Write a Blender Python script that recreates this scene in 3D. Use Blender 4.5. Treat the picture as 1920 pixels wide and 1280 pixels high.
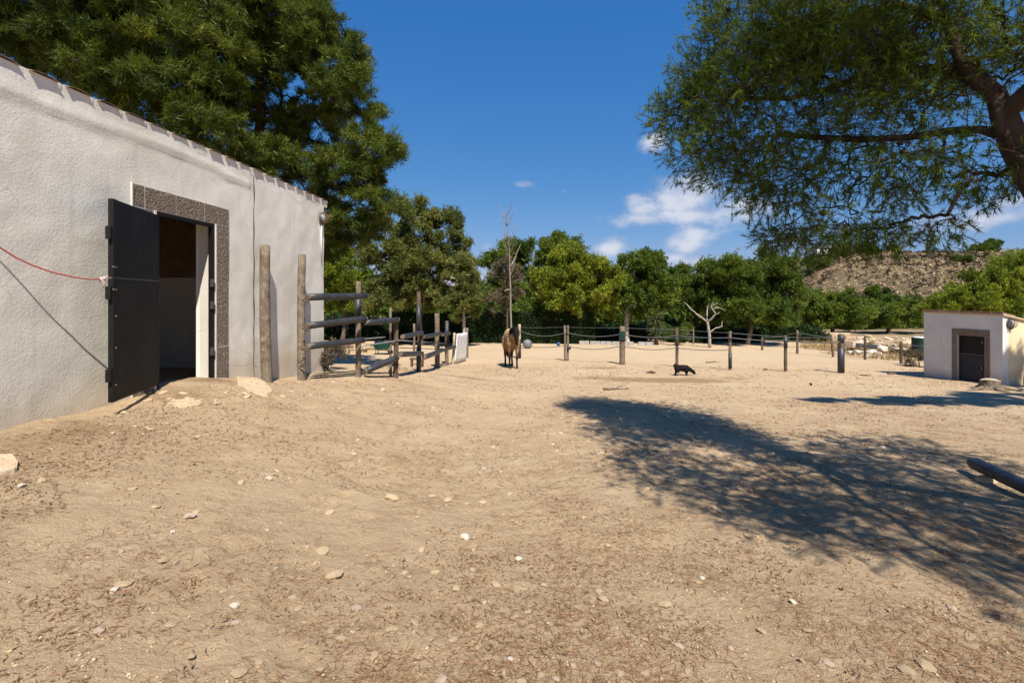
import bpy, bmesh, math, random
import numpy as np
from mathutils import Vector, Matrix, Euler

# ------------------------------------------------------------------ scene, camera, world, sun
for o in list(bpy.data.objects):
    bpy.data.objects.remove(o)
SC = bpy.context.scene
COL = SC.collection
R = math.radians

EYE = 1.42            # camera height above the yard under it
FPX = 900.0           # focal length in pixels of a 1920 wide frame
HOR = 559.0           # height of the horizon in that frame

cam = bpy.data.cameras.new('camera')
cam.sensor_width = 36.0
cam.lens = FPX / 1920 * 36
cam.shift_y = -(640 - HOR) / 1920
cam.clip_start = 0.05
cam.clip_end = 6000
camo = bpy.data.objects.new('camera', cam)
camo.location = (0, 0, EYE)
camo.rotation_euler = (R(90), 0, 0)
COL.objects.link(camo)
SC.camera = camo

SUN_EL = 54.0
SUN_AZ = 164.3        # clockwise from +Y: behind the camera, a little to the right
SKY_STRENGTH = 0.098

world = bpy.data.worlds.new('World')
SC.world = world
world.use_nodes = True


def build_world():
    nt = world.node_tree
    N, L = nt.nodes, nt.links
    N.clear()

    def nd(t, **k):
        n = N.new(t)
        for a, b in k.items():
            setattr(n, a, b)
        return n

    def math_(op, a, b=None, clamp=False):
        n = nd('ShaderNodeMath', operation=op, use_clamp=clamp)
        for i, v in enumerate((a, b)):
            if v is None:
                continue
            if isinstance(v, (int, float)):
                n.inputs[i].default_value = v
            else:
                L.new(v, n.inputs[i])
        return n.outputs[0]

    sky = nd('ShaderNodeTexSky', sky_type='NISHITA')
    sky.sun_disc = False
    sky.sun_elevation = R(SUN_EL)
    sky.sun_rotation = R(SUN_AZ)
    sky.altitude = 60
    sky.air_density = 1.0
    sky.dust_density = 0.0
    sky.ozone_density = 1.3
    # one colour curve over the whole sky, as a polarised, processed photograph has it
    sc_ = nd('ShaderNodeSeparateColor')
    L.new(sky.outputs[0], sc_.inputs[0])
    cc_ = nd('ShaderNodeCombineColor')
    for i, (p, k) in enumerate(((1.26, 0.205), (0.666, 0.7195), (0.368, 1.9996))):
        L.new(math_('MULTIPLY', math_('POWER', sc_.outputs[i], p), k), cc_.inputs[i])
    # clouds: direction turned into azimuth and elevation
    tc = nd('ShaderNodeTexCoord')
    sx = nd('ShaderNodeSeparateXYZ')
    L.new(tc.outputs['Generated'], sx.inputs[0])
    az = math_('ARCTAN2', sx.outputs[0], sx.outputs[1])
    el = math_('ARCSINE', sx.outputs[2])

    def blob(px, py, rx, ry, s):
        a = math.atan((px - 960) / FPX)
        h = math.hypot(FPX, px - 960)
        e = math.atan((HOR - py) / h)
        ra = rx / h * math.cos(a)
        re = ry / h
        u = math_('DIVIDE', math_('SUBTRACT', az, a), ra)
        v = math_('DIVIDE', math_('SUBTRACT', el, e), re)
        d = math_('ADD', math_('MULTIPLY', u, u), math_('MULTIPLY', v, v))
        g = math_('EXPONENT', math_('MULTIPLY', d, -0.7))
        return math_('MULTIPLY', g, s)
    blobs = [(1290, 366, 92, 40, 1.25), (1208, 384, 52, 26, 1.15), (1385, 400, 90, 34, 1.15), (1260, 406, 130, 20, 1.0), (1290, 448, 54, 30, 1.1),
             (1222, 266, 34, 19, 1.1), (986, 346, 28, 10, .95), (1146, 462, 40, 18, 1.05),
             (1240, 484, 70, 18, .85), (1330, 492, 100, 22, .85), (1440, 465, 100, 45, .85),
             (1800, 415, 200, 32, .85), (1680, 370, 120, 34, .7), (1890, 380, 80, 22, .75),
             (912, 462, 20, 14, .8), (1058, 358, 10, 5, .55)]
    tot = None
    for b in blobs:
        g = blob(*b)
        tot = g if tot is None else math_('MAXIMUM', tot, g)
    mp = nd('ShaderNodeMapping')
    mp.inputs['Scale'].default_value = (1, 1, 1.6)
    L.new(tc.outputs['Generated'], mp.inputs[0])
    n1 = nd('ShaderNodeTexNoise')
    n1.inputs['Scale'].default_value = 13
    n1.inputs['Detail'].default_value = 9
    n1.inputs['Roughness'].default_value = .58
    L.new(mp.outputs[0], n1.inputs['Vector'])
    # a thin scatter of the same low cloud all round the sky
    n2 = nd('ShaderNodeTexNoise')
    n2.inputs['Scale'].default_value = 3.1
    n2.inputs['Detail'].default_value = 3
    L.new(mp.outputs[0], n2.inputs['Vector'])
    band = nd('ShaderNodeMapRange')
    band.inputs['From Min'].default_value = .06
    band.inputs['From Max'].default_value = .26
    band.inputs['To Min'].default_value = .42
    band.inputs['To Max'].default_value = 0
    L.new(sx.outputs[2], band.inputs['Value'])
    gen = math_('MULTIPLY', band.outputs[0], math_('MULTIPLY', math_('SUBTRACT', n2.outputs[0], .42, True), 3.2, True))
    tot = math_('MAXIMUM', tot, gen)
    # several octaves erode the edge
    den = math_('SUBTRACT', math_('ADD', tot, math_('MULTIPLY', math_('SUBTRACT', n1.outputs[0], .5), 1.75)), .44)
    mr = nd('ShaderNodeMapRange', interpolation_type='SMOOTHSTEP')
    mr.inputs['From Min'].default_value = 0
    mr.inputs['From Max'].default_value = .8
    mr.inputs['To Max'].default_value = .86
    L.new(den, mr.inputs['Value'])
    edge = nd('ShaderNodeMapRange')
    edge.inputs['From Min'].default_value = .05
    edge.inputs['From Max'].default_value = .4
    L.new(tot, edge.inputs['Value'])
    fac = math_('MULTIPLY', mr.outputs[0], edge.outputs[0])
    ccol = nd('ShaderNodeMixRGB')
    ccol.inputs[1].default_value = (2.4, 2.8, 3.7, 1)
    ccol.inputs[2].default_value = (4.5, 4.6, 5.1, 1)
    L.new(math_('MULTIPLY', den, 1.5, True), ccol.inputs[0])
    mix = nd('ShaderNodeMixRGB')
    L.new(fac, mix.inputs[0])
    L.new(cc_.outputs[0], mix.inputs[1])
    L.new(ccol.outputs[0], mix.inputs[2])
    bg = nd('ShaderNodeBackground')
    bg.inputs[1].default_value = SKY_STRENGTH
    L.new(mix.outputs[0], bg.inputs[0])
    out = nd('ShaderNodeOutputWorld')
    L.new(bg.outputs[0], out.inputs[0])


build_world()

sun = bpy.data.lights.new('sun', 'SUN')
sun.energy = 4.9
sun.angle = R(0.53)
sun.color = (1.0, .93, .82)
suno = bpy.data.objects.new('sun', sun)
LDIR = Vector((-math.sin(R(SUN_AZ)) * math.cos(R(SUN_EL)), -math.cos(R(SUN_AZ)) * math.cos(R(SUN_EL)), -math.sin(R(SUN_EL))))
suno.rotation_euler = LDIR.to_track_quat('-Z', 'Y').to_euler()
suno.location = (6, -20, 30)
COL.objects.link(suno)

vs = SC.view_settings
vs.view_transform = 'Standard'
vs.look = 'None'
vs.exposure = 0.76
vs.gamma = 1.0
vs.use_curve_mapping = False
SC.cycles.max_bounces = 6
SC.cycles.diffuse_bounces = 3
SC.cycles.use_denoising = True
SC.cycles.sample_clamp_indirect = 4.0
SC.cycles.glossy_bounces = 2
world.cycles.sampling_method = 'NONE'
SC.cycles.transparent_max_bounces = 8
SC.cycles.caustics_reflective = False
SC.cycles.caustics_refractive = False

# ------------------------------------------------------------------ helpers
rnd = random.Random(7)
rng = np.random.default_rng(11)
ORG = {}


def hash2(ix, iy, seed):
    n = (ix.astype(np.int64) * 374761393 + iy.astype(np.int64) * 668265263 + seed * 974634721) & 0x7fffffff
    n = ((n ^ (n >> 13)) * 1274126177) & 0x7fffffff
    n = n ^ (n >> 16)
    return (n & 0xffff) / 65535.0


def vnoise(x, y, seed=0):
    x = np.asarray(x, float)
    y = np.asarray(y, float)
    ix = np.floor(x)
    iy = np.floor(y)
    fx = x - ix
    fy = y - iy
    fx = fx * fx * (3 - 2 * fx)
    fy = fy * fy * (3 - 2 * fy)
    a = hash2(ix, iy, seed)
    b = hash2(ix + 1, iy, seed)
    c = hash2(ix, iy + 1, seed)
    d = hash2(ix + 1, iy + 1, seed)
    return (a + (b - a) * fx) * (1 - fy) + (c + (d - c) * fx) * fy


def fbm(x, y, seed=0, oct=4, gain=.5):
    s = 0
    a = 1
    t = 0
    for i in range(oct):
        s = s + a * (vnoise(np.asarray(x) * 2 ** i + 17.3 * i, np.asarray(y) * 2 ** i - 9.1 * i, seed + i) - .5)
        t += a
        a *= gain
    return s / t * 2


def sstep(a, b, x):
    t = np.clip((np.asarray(x, float) - a) / (b - a), 0, 1)
    return t * t * (3 - 2 * t)


WN = np.array((0.99742, -0.0718))   # the stable wall faces this way
WU = np.array((0.0718, 0.99742))    # and runs this way
WL = 4.4
P0 = -WL * WN


def zg_base(x, y):
    x = np.asarray(x, float)
    y = np.asarray(y, float)
    yy = np.minimum(y, 60)
    # soft minimum of y and 17
    k = 2.5
    sm = -k * np.log(np.exp(-np.clip(y, -40, 60) / k) + np.exp(-17.0 / k))
    z = -.017 * yy - .045 * sm
    z = z - .012 * np.clip(x, 0, 25)
    fade = 1 - sstep(10, 17.5, y)
    z = z + .50 * sstep(.2, -4.0, x) * fade + .10 * sstep(-2.2, -4.2, x) * fade
    dw = x * WN[0] + y * WN[1] + WL
    s = (x - P0[0]) * WU[0] + (y - P0[1]) * WU[1]
    z = z + .17 * np.exp(-(np.clip(dw, 0, 9) / 1.1) ** 2) * np.exp(-((s - 5.8) / 1.05) ** 2)
    # the flat far away
    return z


def zg(x, y):
    x = np.asarray(x, float)
    y = np.asarray(y, float)
    z = zg_base(x, y)
    near = np.exp(-np.hypot(x, y) / 30.0)
    z = z + .045 * fbm(x * .45, y * .45, 3, 3) * near
    z = z + .030 * fbm(x * 1.7, y * 1.7, 5, 3) * near
    z = z + .022 * fbm(x * 6.5, y * 6.5, 9, 4, .65) * near
    return z


def gz(x, y):
    return float(zg(x, y))


def at(px, py, Y):
    """world point seen at a photograph pixel, at depth Y"""
    return Vector(((px - 960) / FPX * Y, Y, EYE - (py - HOR) / FPX * Y))


def ground_at(px, py, lo=1.2, hi=90.0):
    Y = np.linspace(lo, hi, 4000)
    X = (px - 960) / FPX * Y
    Z = EYE - (py - HOR) / FPX * Y
    d = Z - zg_base(X, Y)
    i = int(np.argmax(d < 0))
    if d[i] >= 0:
        i = len(Y) - 1
    y = float(Y[i])
    x = float(X[i])
    return Vector((x, y, gz(x, y)))


def WP(s, out, z):
    p = P0 + s * WU + out * WN
    return Vector((p[0], p[1], z))


def s_of_x(px):
    d = np.array(((px - 960) / FPX, 1.0))
    Y = -WL / d.dot(WN)
    p = d * Y
    return float((p - P0).dot(WU)), float(Y)


def tag(o, label=None, cat=None, group=None, kind=None):
    if label:
        o['label'] = label
    if cat:
        o['category'] = cat
    if group:
        o['group'] = group
    if kind:
        o['kind'] = kind
    return o


def thing(name, label, cat, loc, group=None):
    o = bpy.data.objects.new(name, None)
    o.empty_display_size = .1
    o.location = loc
    COL.objects.link(o)
    ORG[o] = Vector(loc)
    return tag(o, label, cat, group)


def link_mesh(name, me, mat=None, parent=None, origin=None):
    o = bpy.data.objects.new(name, me)
    if mat:
        if not me.materials:
            for m in (mat if isinstance(mat, (list, tuple)) else [mat]):
                me.materials.append(m)
    COL.objects.link(o)
    if parent:
        o.parent = parent
        ORG[o] = ORG.get(parent, Vector((0, 0, 0)))
    else:
        ORG[o] = Vector(origin) if origin is not None else Vector((0, 0, 0))
        if origin is not None:
            o.location = origin
    return o


class MB:
    """collects shapes given in world coordinates, then links them as one mesh object"""

    def __init__(s):
        s.v = []
        s.f = []
        s.mi = []
        s.cur = 0

    def add(s, vs, fs):
        n = len(s.v)
        s.v += [tuple(q) for q in vs]
        s.f += [tuple(i + n for i in f) for f in fs]
        s.mi += [s.cur] * len(fs)
        return s

    def box(s, c, size, rot=None, taper=1.0):
        c = Vector(c)
        hx, hy, hz = size[0] / 2, size[1] / 2, size[2] / 2
        vs = []
        for z in (-1, 1):
            t = taper if z > 0 else 1
            for x, y in ((-1, -1), (1, -1), (1, 1), (-1, 1)):
                vs.append(Vector((x * hx * t, y * hy * t, z * hz)))
        if rot is not None:
            m = rot if isinstance(rot, Matrix) else Euler(rot).to_matrix()
            vs = [m @ v for v in vs]
        return s.add([c + v for v in vs], [(0, 3, 2, 1), (4, 5, 6, 7), (0, 1, 5, 4), (1, 2, 6, 5), (2, 3, 7, 6), (3, 0, 4, 7)])

    def hexa(s, p):
        return s.add(p, [(0, 3, 2, 1), (4, 5, 6, 7), (0, 1, 5, 4), (1, 2, 6, 5), (2, 3, 7, 6), (3, 0, 4, 7)])

    def tube(s, pts, rad, n=8, cap=True, jit=0.0, rg=None, squash=None):
        pts = [Vector(p) for p in pts]
        if isinstance(rad, (int, float)):
            rad = [rad] * len(pts)
        rings = []
        up = None
        for i, p in enumerate(pts):
            t = (pts[min(i + 1, len(pts) - 1)] - pts[max(i - 1, 0)])
            if t.length < 1e-9:
                t = Vector((0, 0, 1))
            t.normalize()
            if up is None:
                up = Vector((0, 0, 1)) if abs(t.z) < .9 else Vector((1, 0, 0))
            a = t.cross(up)
            if a.length < 1e-6:
                a = t.orthogonal()
            a.normalize()
            b = a.cross(t).normalized()
            up = b
            ring = []
            for k in range(n):
                th = 2 * math.pi * k / n
                r = rad[i]
                if jit and rg:
                    r *= 1 + jit * (rg.random() - .5) * 2
                ca, sb = math.cos(th), math.sin(th)
                if squash:
                    sb *= squash
                ring.append(p + a * ca * r + b * sb * r)
            rings.append(ring)
        vs = [v for r in rings for v in r]
        fs = []
        for i in range(len(rings) - 1):
            for k in range(n):
                k2 = (k + 1) % n
                fs.append((i * n + k, i * n + k2, (i + 1) * n + k2, (i + 1) * n + k))
        if cap:
            fs.append(tuple(range(n - 1, -1, -1)))
            m = (len(rings) - 1) * n
            fs.append(tuple(m + k for k in range(n)))
        return s.add(vs, fs)

    def ball(s, c, r, n=10, m=7, sc=(1, 1, 1), rot=None):
        c = Vector(c)
        vs = [Vector((0, 0, -1))]
        for j in range(1, m):
            ph = -math.pi / 2 + math.pi * j / m
            for k in range(n):
                th = 2 * math.pi * k / n
                vs.append(Vector((math.cos(ph) * math.cos(th), math.cos(ph) * math.sin(th), math.sin(ph))))
        vs.append(Vector((0, 0, 1)))
        fs = [(0, 1 + (k + 1) % n, 1 + k) for k in range(n)]
        for j in range(m - 2):
            for k in range(n):
                k2 = (k + 1) % n
                fs.append((1 + j * n + k, 1 + j * n + k2, 1 + (j + 1) * n + k2, 1 + (j + 1) * n + k))
        l = len(vs) - 1
        b = 1 + (m - 2) * n
        fs += [(l, b + k, b + (k + 1) % n) for k in range(n)]
        vs = [Vector((v.x * sc[0] * r, v.y * sc[1] * r, v.z * sc[2] * r)) for v in vs]
        if rot is not None:
            mm = Euler(rot).to_matrix() if not isinstance(rot, Matrix) else rot
            vs = [mm @ v for v in vs]
        return s.add([c + v for v in vs], fs)

    def build(s, name, mat, parent=None, smooth=False, origin=None, bevel=0):
        off = ORG.get(parent, Vector((0, 0, 0))) if parent else (Vector(origin) if origin is not None else Vector((0, 0, 0)))
        me = bpy.data.meshes.new(name)
        me.from_pydata([(v[0] - off.x, v[1] - off.y, v[2] - off.z) for v in s.v], [], s.f)
        for m in (mat if isinstance(mat, (list, tuple)) else [mat]):
            me.materials.append(m)
        if any(s.mi):
            me.polygons.foreach_set('material_index', s.mi)
        if smooth:
            me.polygons.foreach_set('use_smooth', [True] * len(me.polygons))
        me.update()
        o = link_mesh(name, me, None, parent, origin)
        if bevel:
            md = o.modifiers.new('bevel', 'BEVEL')
            md.width = bevel
            md.segments = 2
            md.limit_method = 'ANGLE'
        return o


def np_mesh(name, V, F, mats, parent=None, tint=None, smooth=False, origin=None, mi=None):
    """V (n,3) world, F (m,k) with constant k"""
    off = ORG.get(parent, Vector((0, 0, 0))) if parent else (Vector(origin) if origin is not None else Vector((0, 0, 0)))
    V = np.ascontiguousarray(np.asarray(V, np.float32) - np.array(off, np.float32))
    F = np.ascontiguousarray(F, dtype=np.int32)
    k = F.shape[1]
    me = bpy.data.meshes.new(name)
    me.vertices.add(len(V))
    me.vertices.foreach_set('co', V.ravel())
    me.loops.add(F.size)
    me.loops.foreach_set('vertex_index', F.ravel())
    me.polygons.add(len(F))
    me.polygons.foreach_set('loop_start', np.arange(0, F.size, k, dtype=np.int32))
    me.polygons.foreach_set('loop_total', np.full(len(F), k, np.int32))
    if smooth:
        me.polygons.foreach_set('use_smooth', np.ones(len(F), bool))
    if tint is not None:
        at_ = me.attributes.new('tint', 'FLOAT', 'POINT')
        at_.data.foreach_set('value', np.ascontiguousarray(tint, dtype=np.float32))
    for m in (mats if isinstance(mats, (list, tuple)) else [mats]):
        me.materials.append(m)
    if mi is not None:
        me.polygons.foreach_set('material_index', np.asarray(mi, np.int32))
    me.update(calc_edges=True)
    return link_mesh(name, me, None, parent, origin)


# ------------------------------------------------------------------ materials
class MT:
    def __init__(s, name, rough=.8, spec=.3):
        s.m = bpy.data.materials.new(name)
        s.m.use_nodes = True
        s.nt = s.m.node_tree
        s.N = s.nt.nodes
        s.b = s.N['Principled BSDF']
        s.b.inputs['Roughness'].default_value = rough
        s.b.inputs['Specular IOR Level'].default_value = spec
        s.tc = None

    def co(s, kind='Object', scale=(1, 1, 1)):
        if s.tc is None:
            s.tc = s.N.new('ShaderNodeTexCoord')
        if scale == (1, 1, 1):
            return s.tc.outputs[kind]
        mp = s.N.new('ShaderNodeMapping')
        mp.inputs['Scale'].default_value = scale
        s.nt.links.new(s.tc.outputs[kind], mp.inputs[0])
        return mp.outputs[0]

    def link(s, a, b):
        s.nt.links.new(a, b)

    def noise(s, scale, detail=5, rough=.55, co=None, dist=0):
        n = s.N.new('ShaderNodeTexNoise')
        n.inputs['Scale'].default_value = scale
        n.inputs['Detail'].default_value = detail
        n.inputs['Roughness'].default_value = rough
        n.inputs['Distortion'].default_value = dist
        s.link(co if co is not None else s.co(), n.inputs['Vector'])
        return n.outputs['Fac']

    def vor(s, scale, feature='F1', co=None, out='Distance', rand=1):
        n = s.N.new('ShaderNodeTexVoronoi')
        n.feature = feature
        n.inputs['Scale'].default_value = scale
        n.inputs['Randomness'].default_value = rand
        s.link(co if co is not None else s.co(), n.inputs['Vector'])
        return n.outputs[out]

    def ramp(s, f, stops):
        n = s.N.new('ShaderNodeValToRGB')
        e = n.color_ramp.elements
        while len(e) < len(stops):
            e.new(.5)
        for q, (p, c) in zip(e, stops):
            q.position = p
            q.color = (*c, 1) if len(c) == 3 else c
        s.link(f, n.inputs[0])
        return n.outputs[0]

    def rng(s, f, a, b, c=0, d=1):
        n = s.N.new('ShaderNodeMapRange')
        for i, v in enumerate((a, b, c, d)):
            n.inputs[i + 1].default_value = v
        s.link(f, n.inputs[0])
        return n.outputs[0]

    def mix(s, f, a, b, mode='MIX'):
        n = s.N.new('ShaderNodeMixRGB')
        n.blend_type = mode
        for i, v in enumerate((f, a, b)):
            if isinstance(v, (int, float)):
                n.inputs[i].default_value = v
            elif isinstance(v, tuple):
                n.inputs[i].default_value = (*v, 1) if len(v) == 3 else v
            else:
                s.link(v, n.inputs[i])
        return n.outputs[0]

    def op(s, o, a, b=0.0, clamp=False):
        n = s.N.new('ShaderNodeMath')
        n.operation = o
        n.use_clamp = clamp
        for i, v in enumerate((a, b)):
            if isinstance(v, (int, float)):
                n.inputs[i].default_value = v
            else:
                s.link(v, n.inputs[i])
        return n.outputs[0]

    def color(s, c):
        if isinstance(c, tuple):
            s.b.inputs['Base Color'].default_value = (*c, 1)
        else:
            s.link(c, s.b.inputs['Base Color'])
        return s

    def bump(s, h, dist=.01, strength=1.0, prev=None):
        n = s.N.new('ShaderNodeBump')
        n.inputs['Distance'].default_value = dist
        n.inputs['Strength'].default_value = strength
        s.link(h, n.inputs['Height'])
        if prev is not None:
            s.link(prev, n.inputs['Normal'])
        s.link(n.outputs[0], s.b.inputs['Normal'])
        return n.outputs[0]


def mat_simple(name, c1, c2, scale=20, rough=.7, bump=0.0, spec=.3, stretch=(1, 1, 1), metal=0):
    m = MT(name, rough, spec)
    co = m.co('Object', stretch)
    f = m.noise(scale, 5, .6, co)
    m.color(m.ramp(f, [(.3, c1), (.7, c2)]))
    m.b.inputs['Metallic'].default_value = metal
    if bump:
        m.bump(m.noise(scale * 3, 4, .6, co), bump)
    return m.m


def make_ground_mat():
    m = MT('sandy_soil', .95, .12)
    co = m.co()
    big = m.noise(.35, 5, .6)
    mid = m.noise(2.2, 6, .62)
    fine = m.noise(26, 5, .65)
    grit = m.noise(160, 3, .7)
    base = m.ramp(big, [(.32, (.45, .315, .190)), (.5, (.54, .400, .250)), (.68, (.60, .465, .305))])
    c = m.mix(m.rng(mid, .35, .68), base, (.455, .322, .193), 'MIX')
    c = m.mix(m.rng(mid, .56, .72, 0, .75), c, (.60, .47, .31))
    # broken litter and needles seen as brown patches
    lit = m.noise(1.15, 5, .7, None, .6)
    lf = m.noise(34, 4, .75, None, 1.2)
    lm = m.op('MULTIPLY', m.rng(lit, .46, .66), m.rng(lf, .42, .62))
    c = m.mix(m.op('MULTIPLY', lm, .7), c, (.24, .145, .075))
    # reddish litter further out
    lit2 = m.noise(.55, 5, .7, None, .4)
    lf2 = m.noise(9, 6, .8, m.co('Object', (.6, 2.0, 1)), .8)
    lm2 = m.op('MULTIPLY', m.rng(lit2, .40, .6), m.rng(lf2, .48, .66))
    c = m.mix(m.op('MULTIPLY', lm2, .6), c, (.235, .135, .075))
    # fine value
    c = m.mix(m.rng(fine, .3, .75, .0, .55), c, (.55, .42, .275))
    c = m.mix(m.rng(grit, .52, .76, 0, .6), c, (.25, .155, .08))
    # pale pebbly specks
    vd = m.vor(38)
    c = m.mix(m.rng(vd, .10, .16, .35, 0), c, (.58, .48, .36))
    # damp brown stains trodden by the animals
    sx = m.N.new('ShaderNodeSeparateXYZ')
    m.link(co, sx.inputs[0])
    wob = m.noise(1.6, 5, .7)
    st = None
    for (px, py, rx, ry, s) in [(880, 709, 1.1, .45, .6), (1245, 712, 2.6, .8, .8), (1130, 690, 1.6, .5, .6), (1380, 709, .9, .35, .6), (150, 805, .9, .5, .45), (60, 822, .7, .4, .45), (395, 712, .5, .5, .6),
                                (1000, 690, 1.6, .5, .4), (330, 740, .8, .5, .5), (1700, 706, 1.4, .5, .5), (760, 716, 1.2, .4, .4)]:
        g = ground_at(px, py)
        u = m.op('DIVIDE', m.op('SUBTRACT', sx.outputs[0], g.x), rx)
        v = m.op('DIVIDE', m.op('SUBTRACT', sx.outputs[1], g.y), ry)
        d = m.op('ADD', m.op('MULTIPLY', u, u), m.op('MULTIPLY', v, v))
        q = m.op('MULTIPLY', m.op('EXPONENT', m.op('MULTIPLY', d, -1.0)), s)
        st = q if st is None else m.op('MAXIMUM', st, q)
    sm = m.rng(m.op('ADD', st, m.op('MULTIPLY', m.op('SUBTRACT', wob, .5), .8)), .30, .62, 0, .75)
    c = m.mix(sm, c, (.235, .145, .074))
    # far paddock beyond the rope fence: paler, then dry scrubby soil further out
    far = m.rng(sx.outputs[1], 17, 21, 0, .45)
    c = m.mix(far, c, m.ramp(mid, [(.3, (.43, .33, .215)), (.7, (.53, .42, .29))]))
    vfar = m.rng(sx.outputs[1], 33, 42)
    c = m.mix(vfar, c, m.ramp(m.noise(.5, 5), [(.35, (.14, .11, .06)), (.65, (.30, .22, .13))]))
    m.color(c)
    h = m.noise(11, 7, .80)
    m.bump(h, .055, 1.0)
    return m.m


def make_plaster(name, tone=1.0, dirt=.36, c1=(.62, .585, .51), c2=(.745, .715, .645)):
    m = MT(name, .92, .15)
    n = m.noise(1.3, 6, .6)
    c = m.ramp(n, [(.3, tuple(q * tone for q in c1)), (.7, tuple(q * tone for q in c2))])
    st = m.noise(2.5, 6, .7, m.co('Object', (1, 1, .35)))
    c = m.mix(m.rng(st, .5, .72, 0, .5), c, tuple(q * tone for q in (.55, .495, .40)))
    rn = m.noise(9, 4, .6, m.co('Object', (1, 1, .08)))
    c = m.mix(m.rng(rn, .56, .74, 0, .30), c, tuple(q * tone for q in (.47, .43, .36)))
    pt_ = m.noise(.8, 3, .5)
    c = m.mix(m.rng(pt_, .52, .58, 0, .22), c, tuple(q * tone for q in (.78, .75, .68)))
    gr = m.noise(70, 4, .7)
    c = m.mix(m.rng(gr, .5, .75, 0, .22), c, (.45, .42, .37))
    if dirt is not None:
        geo = m.N.new('ShaderNodeNewGeometry')
        sx = m.N.new('ShaderNodeSeparateXYZ')
        m.link(geo.outputs['Position'], sx.inputs[0])
        f = m.op('ADD', sx.outputs[2], m.op('MULTIPLY', m.op('SUBTRACT', m.noise(3.0, 6, .7), .5), .7))
        c = m.mix(m.rng(f, dirt + .42, dirt - .02, 0, .6), c, (.46, .37, .25))
    # a few fine cracks
    wp = m.mix(.18, m.co(), m.noise(2.5, 4, .6), 'ADD')
    cr = m.vor(.75, 'DISTANCE_TO_EDGE', wp)
    cm = m.op('MULTIPLY', m.rng(cr, .0035, .0015), m.rng(m.noise(1.1, 2), .50, .60))
    c = m.mix(m.op('MULTIPLY', cm, .55), c, (.22, .19, .15))
    m.color(c)
    tr = m.noise(3.2, 3, .5, m.co('Object', (1, 1, 1.5)), .5)
    st1 = m.noise(42, 5, .6)
    h = m.op('ADD', m.op('MULTIPLY', st1, .75), m.op('MULTIPLY', m.noise(150, 2, .5), .25))
    b1 = m.bump(h, .0048, .9)
    m.bump(tr, .012, .22, b1)
    return m.m


def make_bark(name, c1, c2, scale=14, bump=.02):
    m = MT(name, .95, .1)
    co = m.co('Object', (1, 1, .3))
    f = m.noise(scale, 6, .7, co)
    v = m.vor(scale * .9, 'F1', co)
    m.color(m.mix(m.rng(v, .0, .6), m.ramp(f, [(.3, c1), (.7, c2)]), c1))
    m.bump(m.op('ADD', f, v), bump)
    return m.m


def make_foliage(name, dark, light, tip=None, trans=.35):
    m = MT(name, .55, .25)
    a = m.N.new('ShaderNodeAttribute')
    a.attribute_name = 'tint'
    stops = [(.0, dark), (.75, light)]
    if tip:
        stops.append((1.0, tip))
    c = m.ramp(a.outputs['Fac'], stops)
    m.color(c)
    tb = m.N.new('ShaderNodeBsdfTranslucent')
    m.link(m.mix(.65, c, m.mix(1.0, c, (1.35, 1.25, .5), 'MULTIPLY')), tb.inputs[0])
    mx = m.N.new('ShaderNodeMixShader')
    mx.inputs[0].default_value = trans
    m.link(m.b.outputs[0], mx.inputs[1])
    m.link(tb.outputs[0], mx.inputs[2])
    m.link(mx.outputs[0], m.N['Material Output'].inputs['Surface'])
    return m.m


def make_wood(name, c1, c2, c3):
    m = MT(name, .9, .12)
    co = m.co('Object', (9, 9, .8))
    g = m.noise(6, 7, .7, co, .6)
    c = m.ramp(g, [(.28, c1), (.5, c2), (.75, c3)])
    blot = m.noise(6, 6, .7)
    c = m.mix(m.rng(blot, .44, .62, 0, .85), c, (c2[0] * .50, c2[1] * .42, c2[2] * .36))
    c = m.mix(m.rng(m.noise(11, 4, .7), .56, .72, 0, .6), c, tuple(min(.6, q * 1.25) for q in c3))
    m.color(c)
    m.bump(g, .012)
    return m.m


M = {}
M['ground'] = make_ground_mat()
M['plaster'] = make_plaster('rough_white_plaster')
M['plaster_in'] = make_plaster('whitewashed_inside', 1.0, None)
M['plaster_old'] = make_plaster('grubby_plaster', .78, -.1)
M['plaster_shed'] = make_plaster('shed_plaster', .92, -1.05, (.60, .585, .55), (.72, .71, .675))
M['plaster_ochre'] = make_plaster('yellowed_shed_plaster', .95, -1.0, (.60, .47, .27), (.72, .62, .43))
M['wood'] = make_wood('weathered_grey_wood', (.085, .066, .048), (.185, .148, .110), (.30, .25, .19))
M['wood_dark'] = make_wood('dark_brown_wood', (.06, .045, .033), (.14, .105, .075), (.22, .17, .12))
M['wood_pale'] = make_wood('pale_split_wood', (.30, .23, .15), (.46, .38, .27), (.58, .49, .36))
M['dead'] = make_wood('bleached_dead_wood', (.30, .27, .24), (.44, .41, .37), (.56, .53, .49))
M['dead_grey'] = make_wood('silver_dead_wood', (.20, .18, .16), (.34, .315, .28), (.46, .43, .39))
M['bark'] = make_bark('pine_bark', (.055, .038, .027), (.17, .12, .085), 11, .03)
M['bark_far'] = make_bark('grey_bark', (.08, .06, .045), (.22, .175, .13), 5, .03)
M['bark_grey'] = make_bark('grey_dead_bark', (.20, .175, .15), (.36, .32, .275), 8, .01)
M['rail'] = mat_simple('black_plastic_sleeve', (.018, .019, .021), (.040, .042, .046), 9, .48, .003, .45)
M['black_metal'] = mat_simple('black_painted_sheet', (.0035, .0035, .0036), (.011, .0095, .008), 3, .55, .0015, .22)
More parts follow.
